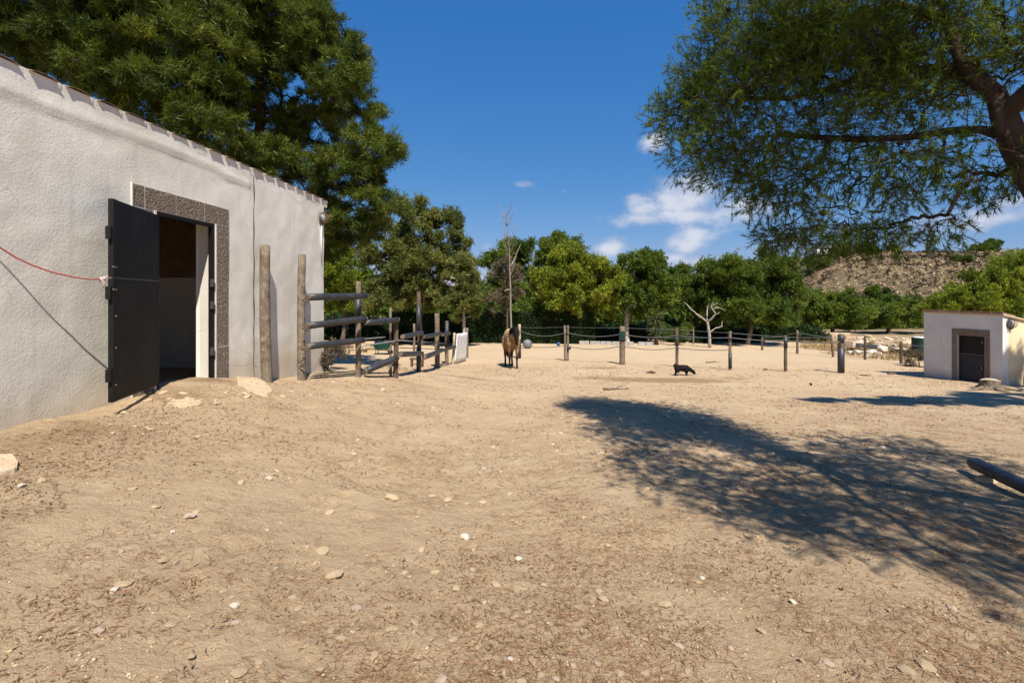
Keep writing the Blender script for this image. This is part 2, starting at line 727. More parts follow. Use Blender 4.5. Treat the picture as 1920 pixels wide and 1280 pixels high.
def make_worn_black():
    m = MT('scuffed_black_sheet', .55, .22)
    n = m.noise(3, 5, .6)
    c = m.ramp(n, [(.3, (.0035, .0035, .0036)), (.7, (.011, .0095, .008))])
    d1 = m.noise(4, 6, .7, m.co('Object', (1, 1, .35)))
    c = m.mix(m.rng(d1, .52, .75, 0, .5), c, (.045, .034, .024))
    sc1 = m.noise(26, 4, .7, m.co('Object', (1, 1, .06)))
    c = m.mix(m.rng(sc1, .62, .74, 0, .55), c, (.075, .068, .06))
    m.color(c)
    m.bump(m.noise(1.6, 2), .012)
    return m.m


M['black_worn'] = make_worn_black()
M['rust'] = mat_simple('rusty_iron', (.10, .045, .02), (.20, .10, .05), 20, .8, .002)
M['iron'] = mat_simple('dull_iron', (.07, .065, .06), (.15, .135, .12), 30, .5, .001, .5, metal=.6)
M['rope'] = mat_simple('red_rope', (.30, .05, .05), (.42, .09, .085), 160, .85, .002)
M['rope_pale'] = mat_simple('pale_pink_cord', (.52, .36, .36), (.66, .52, .5), 120, .85, .002)
M['grout'] = mat_simple('white_grout', (.55, .51, .45), (.66, .62, .56), 30, .85, .001)
M['conduit'] = mat_simple('white_conduit', (.72, .71, .68), (.8, .79, .76), 10, .5)
M['tile_clay'] = mat_simple('clay_roof_tile', (.17, .105, .065), (.29, .20, .135), 14, .9, .004)
M['concrete'] = mat_simple('worn_concrete', (.40, .29, .175), (.54, .42, .285), 7, .93, .02)
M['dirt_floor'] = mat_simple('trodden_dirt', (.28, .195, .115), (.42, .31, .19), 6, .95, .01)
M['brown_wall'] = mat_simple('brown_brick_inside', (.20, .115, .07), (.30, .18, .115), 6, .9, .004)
M['stone'] = mat_simple('limestone', (.42, .305, .18), (.57, .44, .285), 18, .9, .005)
M['stone_white'] = mat_simple('white_limestone', (.52, .455, .36), (.66, .59, .49), 14, .85, .004)
M['stone_pink'] = mat_simple('pinkish_limestone', (.47, .34, .25), (.60, .47, .37), 18, .9, .005)
M['needle'] = mat_simple('dry_pine_needle', (.14, .068, .030), (.27, .15, .075), 40, .75)
M['litter'] = mat_simple('bark_chaff', (.12, .070, .036), (.32, .21, .125), 6, .85)
M['white_sheet'] = mat_simple('scuffed_white_sheet', (.52, .51, .49), (.74, .73, .71), 4, .55, .002)
M['green_plastic'] = mat_simple('dark_green_plastic', (.004, .05, .033), (.008, .075, .05), 8, .5, 0, .35)
M['rubber'] = mat_simple('black_rubber', (.015, .015, .015), (.03, .03, .03), 20, .8)
M['ball_grey'] = mat_simple('grey_rubber_ball', (.11, .12, .125), (.18, .19, .195), 5, .5, 0, .4)
M['ball_blue'] = mat_simple('blue_plastic', (.02, .05, .22), (.04, .09, .33), 5, .45, 0, .4)
M['hose'] = mat_simple('grey_hose', (.07, .072, .075), (.13, .13, .135), 12, .6)
M['wire'] = mat_simple('galvanised_wire', (.20, .20, .20), (.34, .34, .335), 12, .5, 0, .4, metal=.4)
M['manure'] = mat_simple('dry_manure', (.045, .028, .016), (.10, .062, .034), 30, .95, .01)
M['door_blue'] = mat_simple('dark_blue_door', (.008, .010, .016), (.022, .026, .040), 4, .5, .001)
M['edging'] = mat_simple('whitewashed_edging', (.24, .23, .21), (.36, .345, .32), 5, .9, .003)
M['adobe'] = mat_simple('beige_block', (.38, .28, .17), (.52, .41, .27), 5, .95, .01)
M['hillrock'] = mat_simple('hill_rock', (.30, .205, .11), (.50, .37, .22), 1.2, .95)
M['scrub'] = mat_simple('grey_scrub', (.045, .032, .020), (.10, .075, .048), 2, .95)
M['drygrass'] = mat_simple('dry_grass', (.17, .105, .035), (.34, .23, .09), 3, .9)
M['bin_green'] = mat_simple('green_bin', (.003, .022, .015), (.006, .036, .024), 6, .55)
M['pine_near'] = make_foliage('pine_needles_near', (.045, .085, .012), (.145, .205, .022), (.24, .24, .04), .45)  # the near pine's own needle greens
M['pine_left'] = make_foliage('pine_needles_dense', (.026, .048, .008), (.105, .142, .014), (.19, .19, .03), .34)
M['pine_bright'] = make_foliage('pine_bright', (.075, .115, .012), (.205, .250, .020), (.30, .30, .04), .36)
M['pine_mid'] = make_foliage('pine_mid', (.036, .072, .012), (.125, .178, .020), (.215, .235, .04), .36)
M['pine_olive'] = make_foliage('pine_olive', (.060, .078, .022), (.160, .185, .042), (.26, .25, .08), .36)
M['hedge'] = make_foliage('hedge_leaf', (.012, .026, .008), (.028, .052, .014), (.045, .07, .02), .2)
M['dry_leaf'] = make_foliage('dry_foliage', (.085, .068, .042), (.17, .14, .085), (.24, .20, .13), .2)
M['cypress'] = make_foliage('yucca_leaf', (.035, .060, .020), (.10, .125, .04), (.17, .16, .06), .2)


def make_tile_mat():
    m = MT('pebble_print_tile', .6, .2)
    v = m.N.new('ShaderNodeTexVoronoi')
    v.inputs['Scale'].default_value = 26
    m.link(m.co(), v.inputs['Vector'])
    e = m.vor(26, 'DISTANCE_TO_EDGE')
    hue = m.ramp(m.op('FRACT', m.op('MULTIPLY', v.outputs['Distance'], 7.0)), [(.2, (.075, .050, .036)), (.6, (.13, .092, .068)), (.9, (.18, .138, .108))])
    c = m.mix(m.rng(e, .02, .10), (.30, .25, .20), hue)
    c = m.mix(m.rng(m.noise(4, 4), .4, .8, 0, .4), c, (.24, .175, .125))
    m.color(c)
    m.bump(m.rng(e, 0, .1), .003)
    return m.m


M['tile'] = make_tile_mat()


def make_glass():
    m = MT('lamp_glass', .12, .5)
    m.color((.62, .64, .63))
    m.b.inputs['Transmission Weight'].default_value = .6
    return m.m


M['glass'] = make_glass()


def make_hill_mat():
    m = MT('rocky_hillside', .97, .05)
    a = m.noise(.06, 6, .65)
    b = m.noise(.8, 6, .75)
    c = m.ramp(b, [(.36, (.070, .050, .030)), (.5, (.145, .104, .062)), (.62, (.36, .265, .15))])
    c = m.mix(m.rng(a, .42, .6, 0, .55), c, (.095, .080, .048))
    m.color(c)
    m.bump(b, .6)
    return m.m


M['hill'] = make_hill_mat()

# ------------------------------------------------------------------ the ground
def graded(lo, hi, a, b, fine, grow=1.07, cap=60):
    """coordinates from lo to hi, spaced `fine` between a and b and growing outside"""
    mid = list(np.arange(a, b + 1e-6, fine))
    up = []
    x, d = mid[-1], fine
    while x < hi:
        d = min(d * grow, cap)
        x += d
        up.append(x)
    dn = []
    x, d = mid[0], fine
    while x > lo:
        d = min(d * grow, cap)
        x -= d
        dn.append(x)
    return np.array(dn[::-1] + mid + up)


def build_ground():
    xs = graded(-1500, 1500, -3.2, 3.2, .036, 1.07)
    ys = graded(-60, 3000, 1.5, 5.2, .036, 1.045)
    X, Y = np.meshgrid(xs, ys)
    Z = zg(X, Y)
    # under the stable floor the sheet dips so that the room keeps its own floor
    dw = X * WN[0] + Y * WN[1] + WL
    s = (X - P0[0]) * WU[0] + (Y - P0[1]) * WU[1]
    inside = (dw < -.30) & (s < 9.0)
    Z = np.where(inside, Z - .5, Z)
    pr = np.random.default_rng(5)
    for k in range(230):
        py_ = pr.uniform(1.8, 9.5)
        px_ = pr.uniform(-.55, .8) * py_ if k % 2 else (-1.7 + .16 * py_ + pr.normal() * .45)
        j0, j1 = np.searchsorted(ys, (py_ - .3, py_ + .3))
        i0, i1 = np.searchsorted(xs, (px_ - .3, px_ + .3))
        d = np.hypot(X[j0:j1, i0:i1] - px_, (Y[j0:j1, i0:i1] - py_) * pr.uniform(.8, 1.2)) / pr.uniform(.055, .08)
        Z[j0:j1, i0:i1] += pr.uniform(.008, .018) * (-np.exp(-d ** 4) + .45 * np.exp(-((d - 1.35) / .35) ** 2))
    V = np.stack([X, Y, Z], -1).reshape(-1, 3)
    ny, nx = X.shape
    i = (np.arange(ny - 1)[:, None] * nx + np.arange(nx - 1)[None]).ravel()
    F = np.stack([i, i + 1, i + nx + 1, i + nx], 1)
    g = np_mesh('ground', V, F, M['ground'], smooth=True)
    tag(g, 'dry sandy yard strewn with stones and pine needles', kind='structure')
    return g


GROUND = build_ground()


def hill_z(x, y):
    x = np.asarray(x, float)
    y = np.asarray(y, float)
    prof = sstep(60, 104, x + .05 * (y - 150)) * (1 - .25 * sstep(200, 330, x))
    up = sstep(75, 152, y)
    z = -1.8 + 18.2 * prof * (.55 * up + .45 * up ** 1.6)
    z = z + prof * up * (1.3 * fbm(x * .03, y * .03, 21, 3) + .8 * fbm(x * .12, y * .12, 23, 3))
    # terraces
    t = z / 2.6
    z = z * .55 + .45 * 2.6 * (np.floor(t) + sstep(.25, .85, t - np.floor(t)))
    return z - 3.5 * sstep(160, 210, y)


def build_hill():
    xs = np.linspace(40, 420, 190)
    ys = np.linspace(70, 240, 110)
    X, Y = np.meshgrid(xs, ys)
    Z = hill_z(X, Y) - .4
    Z = np.where((X < 48) | (Y < 76), -4, Z)
    V = np.stack([X, Y, Z], -1).reshape(-1, 3)
    ny, nx = X.shape
    i = (np.arange(ny - 1)[:, None] * nx + np.arange(nx - 1)[None]).ravel()
    F = np.stack([i, i + 1, i + nx + 1, i + nx], 1)
    h = np_mesh('hillside', V, F, M['hill'], smooth=True)
    tag(h, 'terraced brown rocky hillside beyond the trees', kind='structure')


build_hill()


def ico(sub=1):
    bm = bmesh.new()
    bmesh.ops.create_icosphere(bm, subdivisions=sub, radius=1)
    V = np.array([v.co[:] for v in bm.verts])
    F = np.array([[v.index for v in f.verts] for f in bm.faces])
    bm.free()
    return V, F


ICO1 = ico(1)
ICO2 = ico(2)


def rand_rot(n, r=rng):
    q = r.normal(size=(n, 4))
    q /= np.linalg.norm(q, axis=1)[:, None]
    w, x, y, z = q.T
    return np.stack([np.stack([1 - 2 * (y * y + z * z), 2 * (x * y - z * w), 2 * (x * z + y * w)], -1),
                     np.stack([2 * (x * y + z * w), 1 - 2 * (x * x + z * z), 2 * (y * z - x * w)], -1),
                     np.stack([2 * (x * z - y * w), 2 * (y * z + x * w), 1 - 2 * (x * x + y * y)], -1)], 1)


def scatter_rocks(P, size, flat=.6, jit=.25, base=ICO1):
    V0, F0 = base
    n = len(P)
    m = len(V0)
    Rm = rand_rot(n)
    V = np.einsum('nij,mj->nmi', Rm, V0) * (1 + jit * rng.normal(size=(n, m, 1)))
    V = np.einsum('nij,nmj->nmi', rand_rot(n), V * np.stack([np.ones(n), rng.uniform(.6, 1, n), rng.uniform(.5, .9, n)], 1)[:, None, :])
    V[:, :, 2] *= flat
    V = V * size[:, None, None] + P[:, None, :]
    F = F0[None] + (np.arange(n) * m)[:, None, None]
    return V.reshape(-1, 3), F.reshape(-1, 3)


# ------------------------------------------------------------------ foliage and trees
def unit(v):
    return v / np.maximum(np.linalg.norm(v, axis=-1, keepdims=True), 1e-9)


def blades(P, D, length, width, tint, bend=0.0):
    """one thin triangle per needle or leaf"""
    n = len(P)
    S = unit(np.cross(D, rng.normal(size=(n, 3)))) * (width * .5)[:, None]
    T = P + D * length[:, None]
    V = np.empty((n, 3, 3))
    V[:, 0] = P - S
    V[:, 1] = P + S
    V[:, 2] = T
    F = np.arange(3 * n).reshape(n, 3)
    return V.reshape(-1, 3), F, np.repeat(tint, 3)


def leaves(P, D, length, width, tint):
    """a rhombic leaf or needle bunch: one quad"""
    n = len(P)
    S = unit(np.cross(D, rng.normal(size=(n, 3)))) * (width * .5)[:, None]
    T = P + D * length[:, None]
    C = P + D * (length * .5)[:, None]
    V = np.empty((n, 4, 3))
    V[:, 0] = P
    V[:, 1] = C - S
    V[:, 2] = T
    V[:, 3] = C + S
    return V.reshape(-1, 3), np.arange(4 * n).reshape(n, 4), np.repeat(tint, 4)


def grow(trunk, targets, wig=.12, sub=3, sag=.1, pathw=.45, par0=None, bare=2):
    """branch skeleton: trunk polyline (points), then every target joined to the nearest node"""
    P = [np.array(p, float) for p in trunk]
    par = list(par0) if par0 else [-1] + list(range(len(trunk) - 1))
    L = [0.0]
    for i in range(1, len(P)):
        L.append(L[par[i]] + np.linalg.norm(P[i] - P[par[i]]))
    cap = len(trunk) + len(targets) * sub + 5
    A = np.zeros((cap, 3))
    A[:len(P)] = P
    LL = np.zeros(cap)
    LL[:len(P)] = L
    n = len(P)
    nt = len(trunk)
    d0 = np.min(np.linalg.norm(targets[:, None] - A[None, :nt], axis=2), axis=1)
    term = []
    for t in targets[np.argsort(d0)]:
        v = t - A[:n]
        dist = np.linalg.norm(v, axis=1)
        cost = dist + pathw * .25 * LL[:n] + np.where(np.arange(n) < bare, 3.0, 0) + .35 * np.clip(-v[:, 2], 0, None)
        k = int(np.argmin(cost))
        a = A[k].copy()
        ln = dist[k]
        prev = k
        for j in range(1, sub + 1):
            f = j / sub
            q = a + (t - a) * f
            if j < sub:
                q = q + rng.normal(size=3) * wig * ln * .5
                q[2] += sag * ln * math.sin(f * math.pi)
            A[n] = q
            LL[n] = LL[prev] + ln / sub
            par.append(prev)
            prev = n
            n += 1
        term.append(prev)
    return A[:n], par, term


def skel_mesh(A, par, r_tip, p=2.4, r_max=None, trunk_n=0, r_base=None, minr=0.0, flare=1.25):
    n = len(A)
    acc = np.zeros(n)
    r = np.zeros(n)
    for i in range(n - 1, -1, -1):
        r[i] = max(acc[i] ** (1 / p), r_tip) if acc[i] > 0 else r_tip
        if par[i] >= 0:
            acc[par[i]] += r[i] ** p
    if r_base:
        k = r_base / r[0]
        # scale thick parts only
        r = r_tip + (r - r_tip) * (r_base - r_tip) / max(r[0] - r_tip, 1e-6)
    r[0] *= flare
    V, F = [], []
    for i in range(1, n):
        if r[i] < minr:
            continue
        a, b = A[par[i]], A[i]
        d = b - a
        ln = np.linalg.norm(d)
        if ln < 1e-5:
            continue
        d = d / ln
        s = 9 if r[i] > .09 else (6 if r[i] > .03 else (4 if r[i] > .012 else 3))
        o = np.cross(d, (0, 0, 1.0) if abs(d[2]) < .9 else (1.0, 0, 0))
        o /= np.linalg.norm(o)
        q = np.cross(d, o)
        th = np.arange(s) * 2 * math.pi / s
        c = np.cos(th)[:, None] * o + np.sin(th)[:, None] * q
        ra = min(r[par[i]], r[i] * 1.5)
        base = sum(len(x) for x in V) if False else None
        V.append((a - d * r[i] * .3 + c * ra, b + c * r[i], s))
    vs, fs = [], []
    k = 0
    for ra, rb, s in V:
        vs.append(ra)
        vs.append(rb)
        idx = np.arange(s)
        j = (idx + 1) % s
        fs.append(np.stack([k + idx, k + j, k + s + j, k + s + idx], 1))
        k += 2 * s
    return np.concatenate(vs), np.concatenate(fs), r


def puffs_on_lobes(lobes, per, rfrac=(.22, .38), shell=(.55, 1.0), lower=.35):
    """small round puffs spread through the outer part of each ellipsoid lobe"""
    C, Rr = [], []
    for (c, rad, w) in lobes:
        n = max(3, int(per * w))
        d = unit(rng.normal(size=(n * 3, 3)))
        keep = (d[:, 2] > -.25) | (rng.random(len(d)) < lower)
        d = d[keep][:n]
        rr = rng.uniform(shell[0] ** 3, shell[1] ** 3, len(d)) ** (1 / 3)
        C.append(np.array(c) + d * rr[:, None] * np.array(rad))
        Rr.append(rng.uniform(*rfrac, len(d)) * (rad[0] * rad[1] * rad[2]) ** (1 / 3))
    return np.concatenate(C), np.concatenate(Rr)


def tree(name, label, base, lobes, per, fol, bark, trunk_r, tufts, nd, nl, nw, group=None, lean=None, up=.35, rfrac=(.22, .38), tip_r=.012,
         minr=.012, cat='tree', tint0=.5, shell=(.55, 1.0), droop=0.0, trunk_pts=None, flat=.8, feather=False, hug=.35, soft=.13):
    """tapered trunk with limbs to every puff, and a crown of needle bunches"""
    base = Vector(base)
    t = thing(name, label, cat, base, group)
    C, Rr = puffs_on_lobes(lobes, per, rfrac, shell)
    cen = np.mean([np.array(l[0]) for l in lobes], axis=0)
    if trunk_pts is None:
        zb = min(l[0][2] - l[1][2] for l in lobes)
        top = np.array((cen[0], cen[1], cen[2] + .1 * (cen[2] - base.z)))
        b = np.array(base) + np.array((0, 0, -.25))
        k = 7
        trunk_pts = []
        wob = rng.normal(size=2) * .04 * (top[2] - b[2])
        for i in range(k):
            f = i / (k - 1)
            q = b + (top - b) * np.array((f ** 1.5, f ** 1.5, f))
            q[:2] += wob * math.sin(f * math.pi)
            trunk_pts.append(q)
    A, par, term = grow(trunk_pts, C, sub=3)
    V, F, r = skel_mesh(A, par, tip_r, r_base=trunk_r, minr=minr)
    np_mesh('trunk', V, F, bark, t, smooth=True)
    # tufts over the puffs
    n = int(tufts)
    wgt = Rr ** 2
    idx = rng.choice(len(C), n, p=wgt / wgt.sum())
    d = unit(rng.normal(size=(n, 3)) + np.array((0, 0, up)))
    rad = np.clip(np.abs(rng.normal(size=n)) * .42 + .35, 0, 1.5) if feather else rng.uniform(.45, 1.0, n) ** .5
    off = d * (Rr[idx] * rad)[:, None]
    off[:, 2] *= flat
    P = C[idx] + off
    if feather:
        K = 11
        outw = unit((C - cen) * np.array((1, 1, .7)))
        TD = unit(rng.normal(size=(len(C), K, 3)) + outw[:, None, :] * .75 + np.array((0, 0, up)))
        TL = rng.uniform(.5, 1.2, (len(C), K))
        tid = rng.integers(0, K, n)
        d = TD[idx, tid]
        f = rng.uniform(.12, 1.0, n) ** .8 * TL[idx, tid]
        off = d * (Rr[idx] * f)[:, None] + rng.normal(size=(n, 3)) * (Rr[idx] * soft)[:, None]
        off[:, 2] = off[:, 2] * flat + .12 * Rr[idx] * f * f
        P = C[idx] + off
        e = TD.reshape(-1, 3) * (np.repeat(Rr, K) * TL.ravel() * .9)[:, None]
        e[:, 2] *= flat
        V, F, _ = blades(np.repeat(C, K, 0), unit(e), np.linalg.norm(e, axis=1), np.full(len(e), tip_r * 2.2), np.zeros(len(e)))
        np_mesh('twigs', V, F, bark, t)['kind'] = 'stuff'
    P[:, 2] -= droop * rng.random(n) * Rr[idx]
    puff_t = rng.uniform(-.34, .30, len(C))[idx]
    tt = tint0 + puff_t + rng.normal(size=n) * .12
    # needles of each tuft
    rep = np.repeat(np.arange(n), nd)
    m = len(rep)
    dd = unit(d[rep] * .9 + rng.normal(size=(m, 3)) * (.6 if feather else .75) + np.array((0, 0, up * .6 - droop)))
    PP = P[rep] + rng.normal(size=(m, 3)) * nl * hug
    V, F, T = (blades if feather else leaves)(PP, dd, rng.uniform(.6, 1.2, m) * nl, rng.uniform(.7, 1.3, m) * nw, np.clip(tt[rep] + rng.normal(size=m) * .1, 0, 1))
    np_mesh('crown', V, F, fol, t, tint=T)
    return t


def lobe(px, py, Y, rx, ry, rd=None, w=1.0):
    """an ellipsoid of foliage: centre pixel, half sizes in pixels, depth half size in metres"""
    c = at(px, py, Y)
    k = Y / FPX
    return (c, (rx * k, rd if rd else (rx + ry) * .5 * k, ry * k), w)


# ------------------------------------------------------------------ the stable on the left
def wall_px(px, py, out):
    d = np.array(((px - 960) / FPX, 1.0))
    Y = (out - WL) / d.dot(WN)
    return at(px, py, float(Y))


S_HINGE, S_JAMB, S_CORNER, S_JOINT = 5.117, 6.07, 9.21, 6.94
Z_SILL, Z_LINT, Z_ROOF = .30, 2.404, 3.30
S_BACK = -5.0


def build_stable():
    root = thing('stable_building', 'long white plastered stable with an open black door on the left', 'building', WP(2.5, -2.5, .4))
    # front wall: a slightly uneven sheet with a door opening and a vertical joint
    ss = sorted(set(np.round(np.concatenate([np.arange(S_BACK, 3.0, .25), np.arange(3.0, S_CORNER - .01, .045),
                                             [S_HINGE, S_JAMB, S_CORNER, S_JOINT - .012, S_JOINT - .004, S_JOINT + .004, S_JOINT + .012]]), 4)))
    ss = [s for s in ss if not (abs(s - S_HINGE) < .02 and s != S_HINGE) and not (abs(s - S_JAMB) < .02 and s != S_JAMB)]
    zs = sorted(set(np.round(np.concatenate([np.arange(-.9, Z_ROOF, .05), [Z_SILL, Z_LINT, Z_ROOF]]), 4)))
    zs = [z for z in zs if not (abs(z - Z_LINT) < .02 and z != Z_LINT) and not (abs(z - Z_SILL) < .02 and z != Z_SILL)]
    S, Z = np.meshgrid(ss, zs)
    out = .010 * fbm(S * 1.1, Z * 1.1, 31, 3) + .005 * fbm(S * 5, Z * 5, 33, 3)
    edge = np.minimum(np.abs(S - S_HINGE), np.abs(S - S_JAMB))
    jn = np.abs(S - (S_JOINT + .004 * np.sin(Z * 7)))
    out = out - .006 * (jn < .0065)
    # the band above the buried cable stands a little proud of the wall
    ridge = 3.115 - .012 * np.sin(S * 2.1) - .03 * np.clip(S - 6, 0, 1) + .02 * fbm(S * 2.3, S * 0, 35, 2)
    out = out + np.where(S < 6.85, .014 * sstep(-.022, .012, Z - ridge) * (1 - .6 * sstep(.03, .10, Z - ridge)), 0)
    top = Z >= Z_ROOF - 1e-6
    Zm = Z + np.where(top, .012 * fbm(S * 3, S * 0, 37, 2), 0)
    V = np.stack([P0[0] + S * WU[0] + out * WN[0], P0[1] + S * WU[1] + out * WN[1], Zm], -1).reshape(-1, 3)
    nz, ns = S.shape
    F = []
    for j in range(nz - 1):
        for i in range(ns - 1):
            sm = (ss[i] + ss[i + 1]) / 2
            zm = (zs[j] + zs[j + 1]) / 2
            if S_HINGE < sm < S_JAMB and Z_SILL < zm < Z_LINT:
                continue
            a = j * ns + i
            F.append((a, a + 1, a + ns + 1, a + ns))
    w = np_mesh('wall', V, np.array(F), M['plaster'], root, smooth=True)
    b = MB()
    b.tube([WP(S_JOINT + .004 * math.sin(z * 7), -.001 + .003 * math.sin(z * 11), z) for z in np.linspace(.0, Z_ROOF - .03, 40)], .0055, 5)
    b.build('joint', M['manure'], root, smooth=True)
    # other outer walls
    b = MB()

    def slab(s0, s1, o0, o1, z0, z1, mb=b):
        mb.hexa([WP(s0, o0, z0), WP(s1, o0, z0), WP(s1, o1, z0), WP(s0, o1, z0), WP(s0, o0, z1), WP(s1, o0, z1), WP(s1, o1, z1), WP(s0, o1, z1)])
    slab(S_CORNER - .24, S_CORNER - .004, -5.0, -.02, -1.2, Z_ROOF - .02)
    slab(S_BACK + .004, S_BACK + .24, -5.0, -.02, -1.2, Z_ROOF - .02)
    slab(S_BACK, S_CORNER - .002, -5.3, -5.0, -1.2, Z_ROOF + .9)
    b.build('wall', M['plaster'], root)
    # room seen through the door
    b = MB()
    slab(4.5, 7.3, -2.3, -2.2, -.2, 3.0, b)
    slab(4.4, 4.5, -2.3, -.25, -.2, 3.0, b)
    slab(7.3, 7.4, -2.3, -.25, -.2, 1.75, b)
    slab(4.5, S_HINGE - .01, -.26, -.20, -.2, 3.0, b)
    slab(S_JAMB + .01, 7.3, -.26, -.20, -.2, 3.0, b)
    slab(S_HINGE - .01, S_JAMB + .01, -.26, -.20, Z_LINT + .01, 3.0, b)
    b.build('inner_wall', M['plaster_in'], root)
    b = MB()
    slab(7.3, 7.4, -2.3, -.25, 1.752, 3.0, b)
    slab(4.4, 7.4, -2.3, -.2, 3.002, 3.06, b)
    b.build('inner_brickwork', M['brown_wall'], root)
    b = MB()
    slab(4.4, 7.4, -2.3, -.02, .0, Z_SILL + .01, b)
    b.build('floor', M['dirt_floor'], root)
    # plastered reveals
    b = MB()
    slab(S_JAMB, S_JAMB + .02, -.20, -.055, Z_SILL - .1, Z_LINT, b)
    slab(S_HINGE - .02, S_HINGE, -.20, -.055, Z_SILL - .1, Z_LINT, b)
    slab(S_HINGE, S_JAMB, -.20, -.055, Z_LINT, Z_LINT + .02, b)
    b.build('door_reveal', M['plaster_old'], root)
    # black steel frame
    b = MB()
    slab(S_JAMB - .045, S_JAMB + .006, -.05, .006, Z_SILL - .05, Z_LINT, b)
    slab(S_HINGE - .006, S_HINGE + .04, -.05, .006, Z_SILL - .05, Z_LINT, b)
    slab(S_HINGE + .04, S_JAMB - .045, -.05, .006, Z_LINT - .045, Z_LINT, b)
    fr = b.build('door_frame', M['black_metal'], root, bevel=.004)
    for z in (1.33, 1.62, .72):
        b = MB()
        b.box(WP(S_JAMB - .05, .012, z), (.03, .05, .10), (0, 0, -.072))
        b.build('strike_plate', M['iron'], fr, bevel=.003)
    # tiled surround
    tj = [S_HINGE - .317, s_of_x(270)[0], s_of_x(329)[0], s_of_x(382)[0], S_JAMB + .28]
    rg = random.Random(3)

    def tile_piece(s0, s1, z0, z1):
        g = .006
        mb = MB()
        o = .011 + rg.uniform(-.003, .003)
        slab(s0 + g, s1 - g, .0, o, z0 + g, z1 - g, mb)
        mb.build('frame_tile', M['tile'], root, bevel=.002)
    for i in range(4):
        tile_piece(tj[i], tj[i + 1], Z_LINT + .005, 2.647)
    zj = [.30, .768, 1.234, 1.70, 2.15, Z_LINT]
    for i in range(5):
        tile_piece(S_JAMB + .032, S_JAMB + .28, zj[i], zj[i + 1])
        tile_piece(S_HINGE - .317, S_HINGE - .035, zj[i] - (.1 if i == 0 else 0), zj[i + 1])
    b = MB()
    slab(S_JAMB + .006, S_JAMB + .031, -.01, .016, .28, Z_LINT, b)
    slab(S_HINGE - .034, S_HINGE - .006, -.01, .016, .25, Z_LINT, b)
    slab(S_JAMB + .02, S_JAMB + .283, -.006, .006, .28, 2.652, b)
    slab(S_HINGE - .332, S_HINGE - .317, -.006, .018, Z_LINT - .1, 2.655, b)
    slab(S_HINGE - .317, S_HINGE - .02, -.006, .006, .2, 2.652, b)
    slab(S_HINGE - .02, S_JAMB + .02, -.006, .006, Z_LINT + .001, 2.652, b)
    b.build('grout', M['grout'], root)
    # roof slab, tiles along the eave and the mortar under each tile
    b = MB()
    p = [WP(S_BACK - .1, -.03, Z_ROOF + .055), WP(S_CORNER - .02, -.03, Z_ROOF + .055), WP(S_CORNER - .02, -5.4, Z_ROOF + 1.12), WP(S_BACK - .1, -5.4, Z_ROOF + 1.12)]
    b.hexa([q - Vector((0, 0, .12)) for q in p] + p)
    roof = b.build('roof', M['concrete'], root)
    sp = .312
    s = S_BACK
    k = 0
    while s < S_CORNER - .05:
        rr = rg.uniform(-.008, .008)
        # curved clay tile, axis square to the wall
        mb = MB()
        vs, fs = [], []
        n = 8
        for e, (o, zz) in enumerate(((.028 + rr, Z_ROOF + .058), (-.42, Z_ROOF + .148))):
            for th in range(n + 1):
                a = math.pi * th / n
                for rad in (.118, .104):
                    vs.append(WP(s + sp / 2 - math.cos(a) * rad, o, zz + math.sin(a) * rad * .20 - .005))
        m = 2 * (n + 1)
        for th in range(n):
            i = 2 * th
            fs += [(i, i + 2, m + i + 2, m + i), (i + 1, m + i + 1, m + i + 3, i + 3), (i, i + 1, i + 3, i + 2)]
        fs += [(0, m, m + 1, 1), (m - 2, m - 1, 2 * m - 1, 2 * m - 2)]
        mb.add(vs, fs)
        mb.build('roof_tile', M['tile_clay'], roof)
        # mortar: a wedge that steps out towards its far end
        mb = MB()
        o1, o2 = .003 + rg.uniform(0, .002), .007 + rg.uniform(-.002, .006)
        zb = Z_ROOF - .07 + rg.uniform(-.02, .02)
        zt = Z_ROOF + .066 + rg.uniform(-.004, .004)
        a, c = s + .001, s + sp - .001
        q = [WP(a, -.05, zb + .02), WP(c, -.05, zb - .01), WP(c, .002, zb - .01), WP(a, .001, zb + .02),
             WP(a, -.05, zt), WP(c, -.05, zt), WP(c, o2, zt), WP(a, o1, zt)]
        mb.hexa(q)
        mb.build('mortar_fillet', M['plaster'], roof, bevel=.004)
        s += sp
        k += 1
    # the two halves of the black door, folded out towards the camera
    H = WP(S_HINGE, .03, 0)
    Fd = Vector((.2549, -.9669, 0)).normalized()
    nrm = Vector((-Fd.y, Fd.x, 0))            # faces away from the wall
    if nrm.dot(Vector((WN[0], WN[1], 0))) < 0:
        nrm = -nrm

    def leaf(z0, z1):
        wd = .965
        mb = MB()

        def bx(u0, u1, t0, t1, a, c, m=mb):
            m.hexa([H + Fd * u + nrm * t + Vector((0, 0, z)) for z in (a, c) for u, t in ((u0, t0), (u1, t0), (u1, t1), (u0, t1))])
        bx(.02, wd - .02, -.008, .008, z0 + .01, z1 - .01)
        d = mb.build('door', M['black_worn'], root)
        for (u0, u1, a, c) in ((wd - .085, wd, z0, z1), (0, .05, z0, z1), (.05, wd - .085, z0, z0 + .05), (.05, wd - .085, z1 - .05, z1)):
            m2 = MB()
            bx(u0, u1, -.026, .018 if u1 > .9 else .010, a, c, m2)
            m2.build('frame_bar', M['black_metal'], d, bevel=.003)
        return d, bx
    zsplit = 1.612
    d1, bx = leaf(.445, zsplit - .009)
    d2, bx2 = leaf(zsplit + .009, 2.352)
    m2 = MB()
    bx(.0, .97, -.02, .012, zsplit - .007, zsplit + .007, m2)
    m2.build('closing_strip', M['iron'], d1)
    for d, zz in ((d2, 2.03), (d1, 1.47), (d1, .70)):
        m2 = MB()
        bx(.965, 1.005, -.03, .012, zz - .06, zz + .06, m2)
        m2.build('hinge_lug', M['black_metal'], d, bevel=.004)
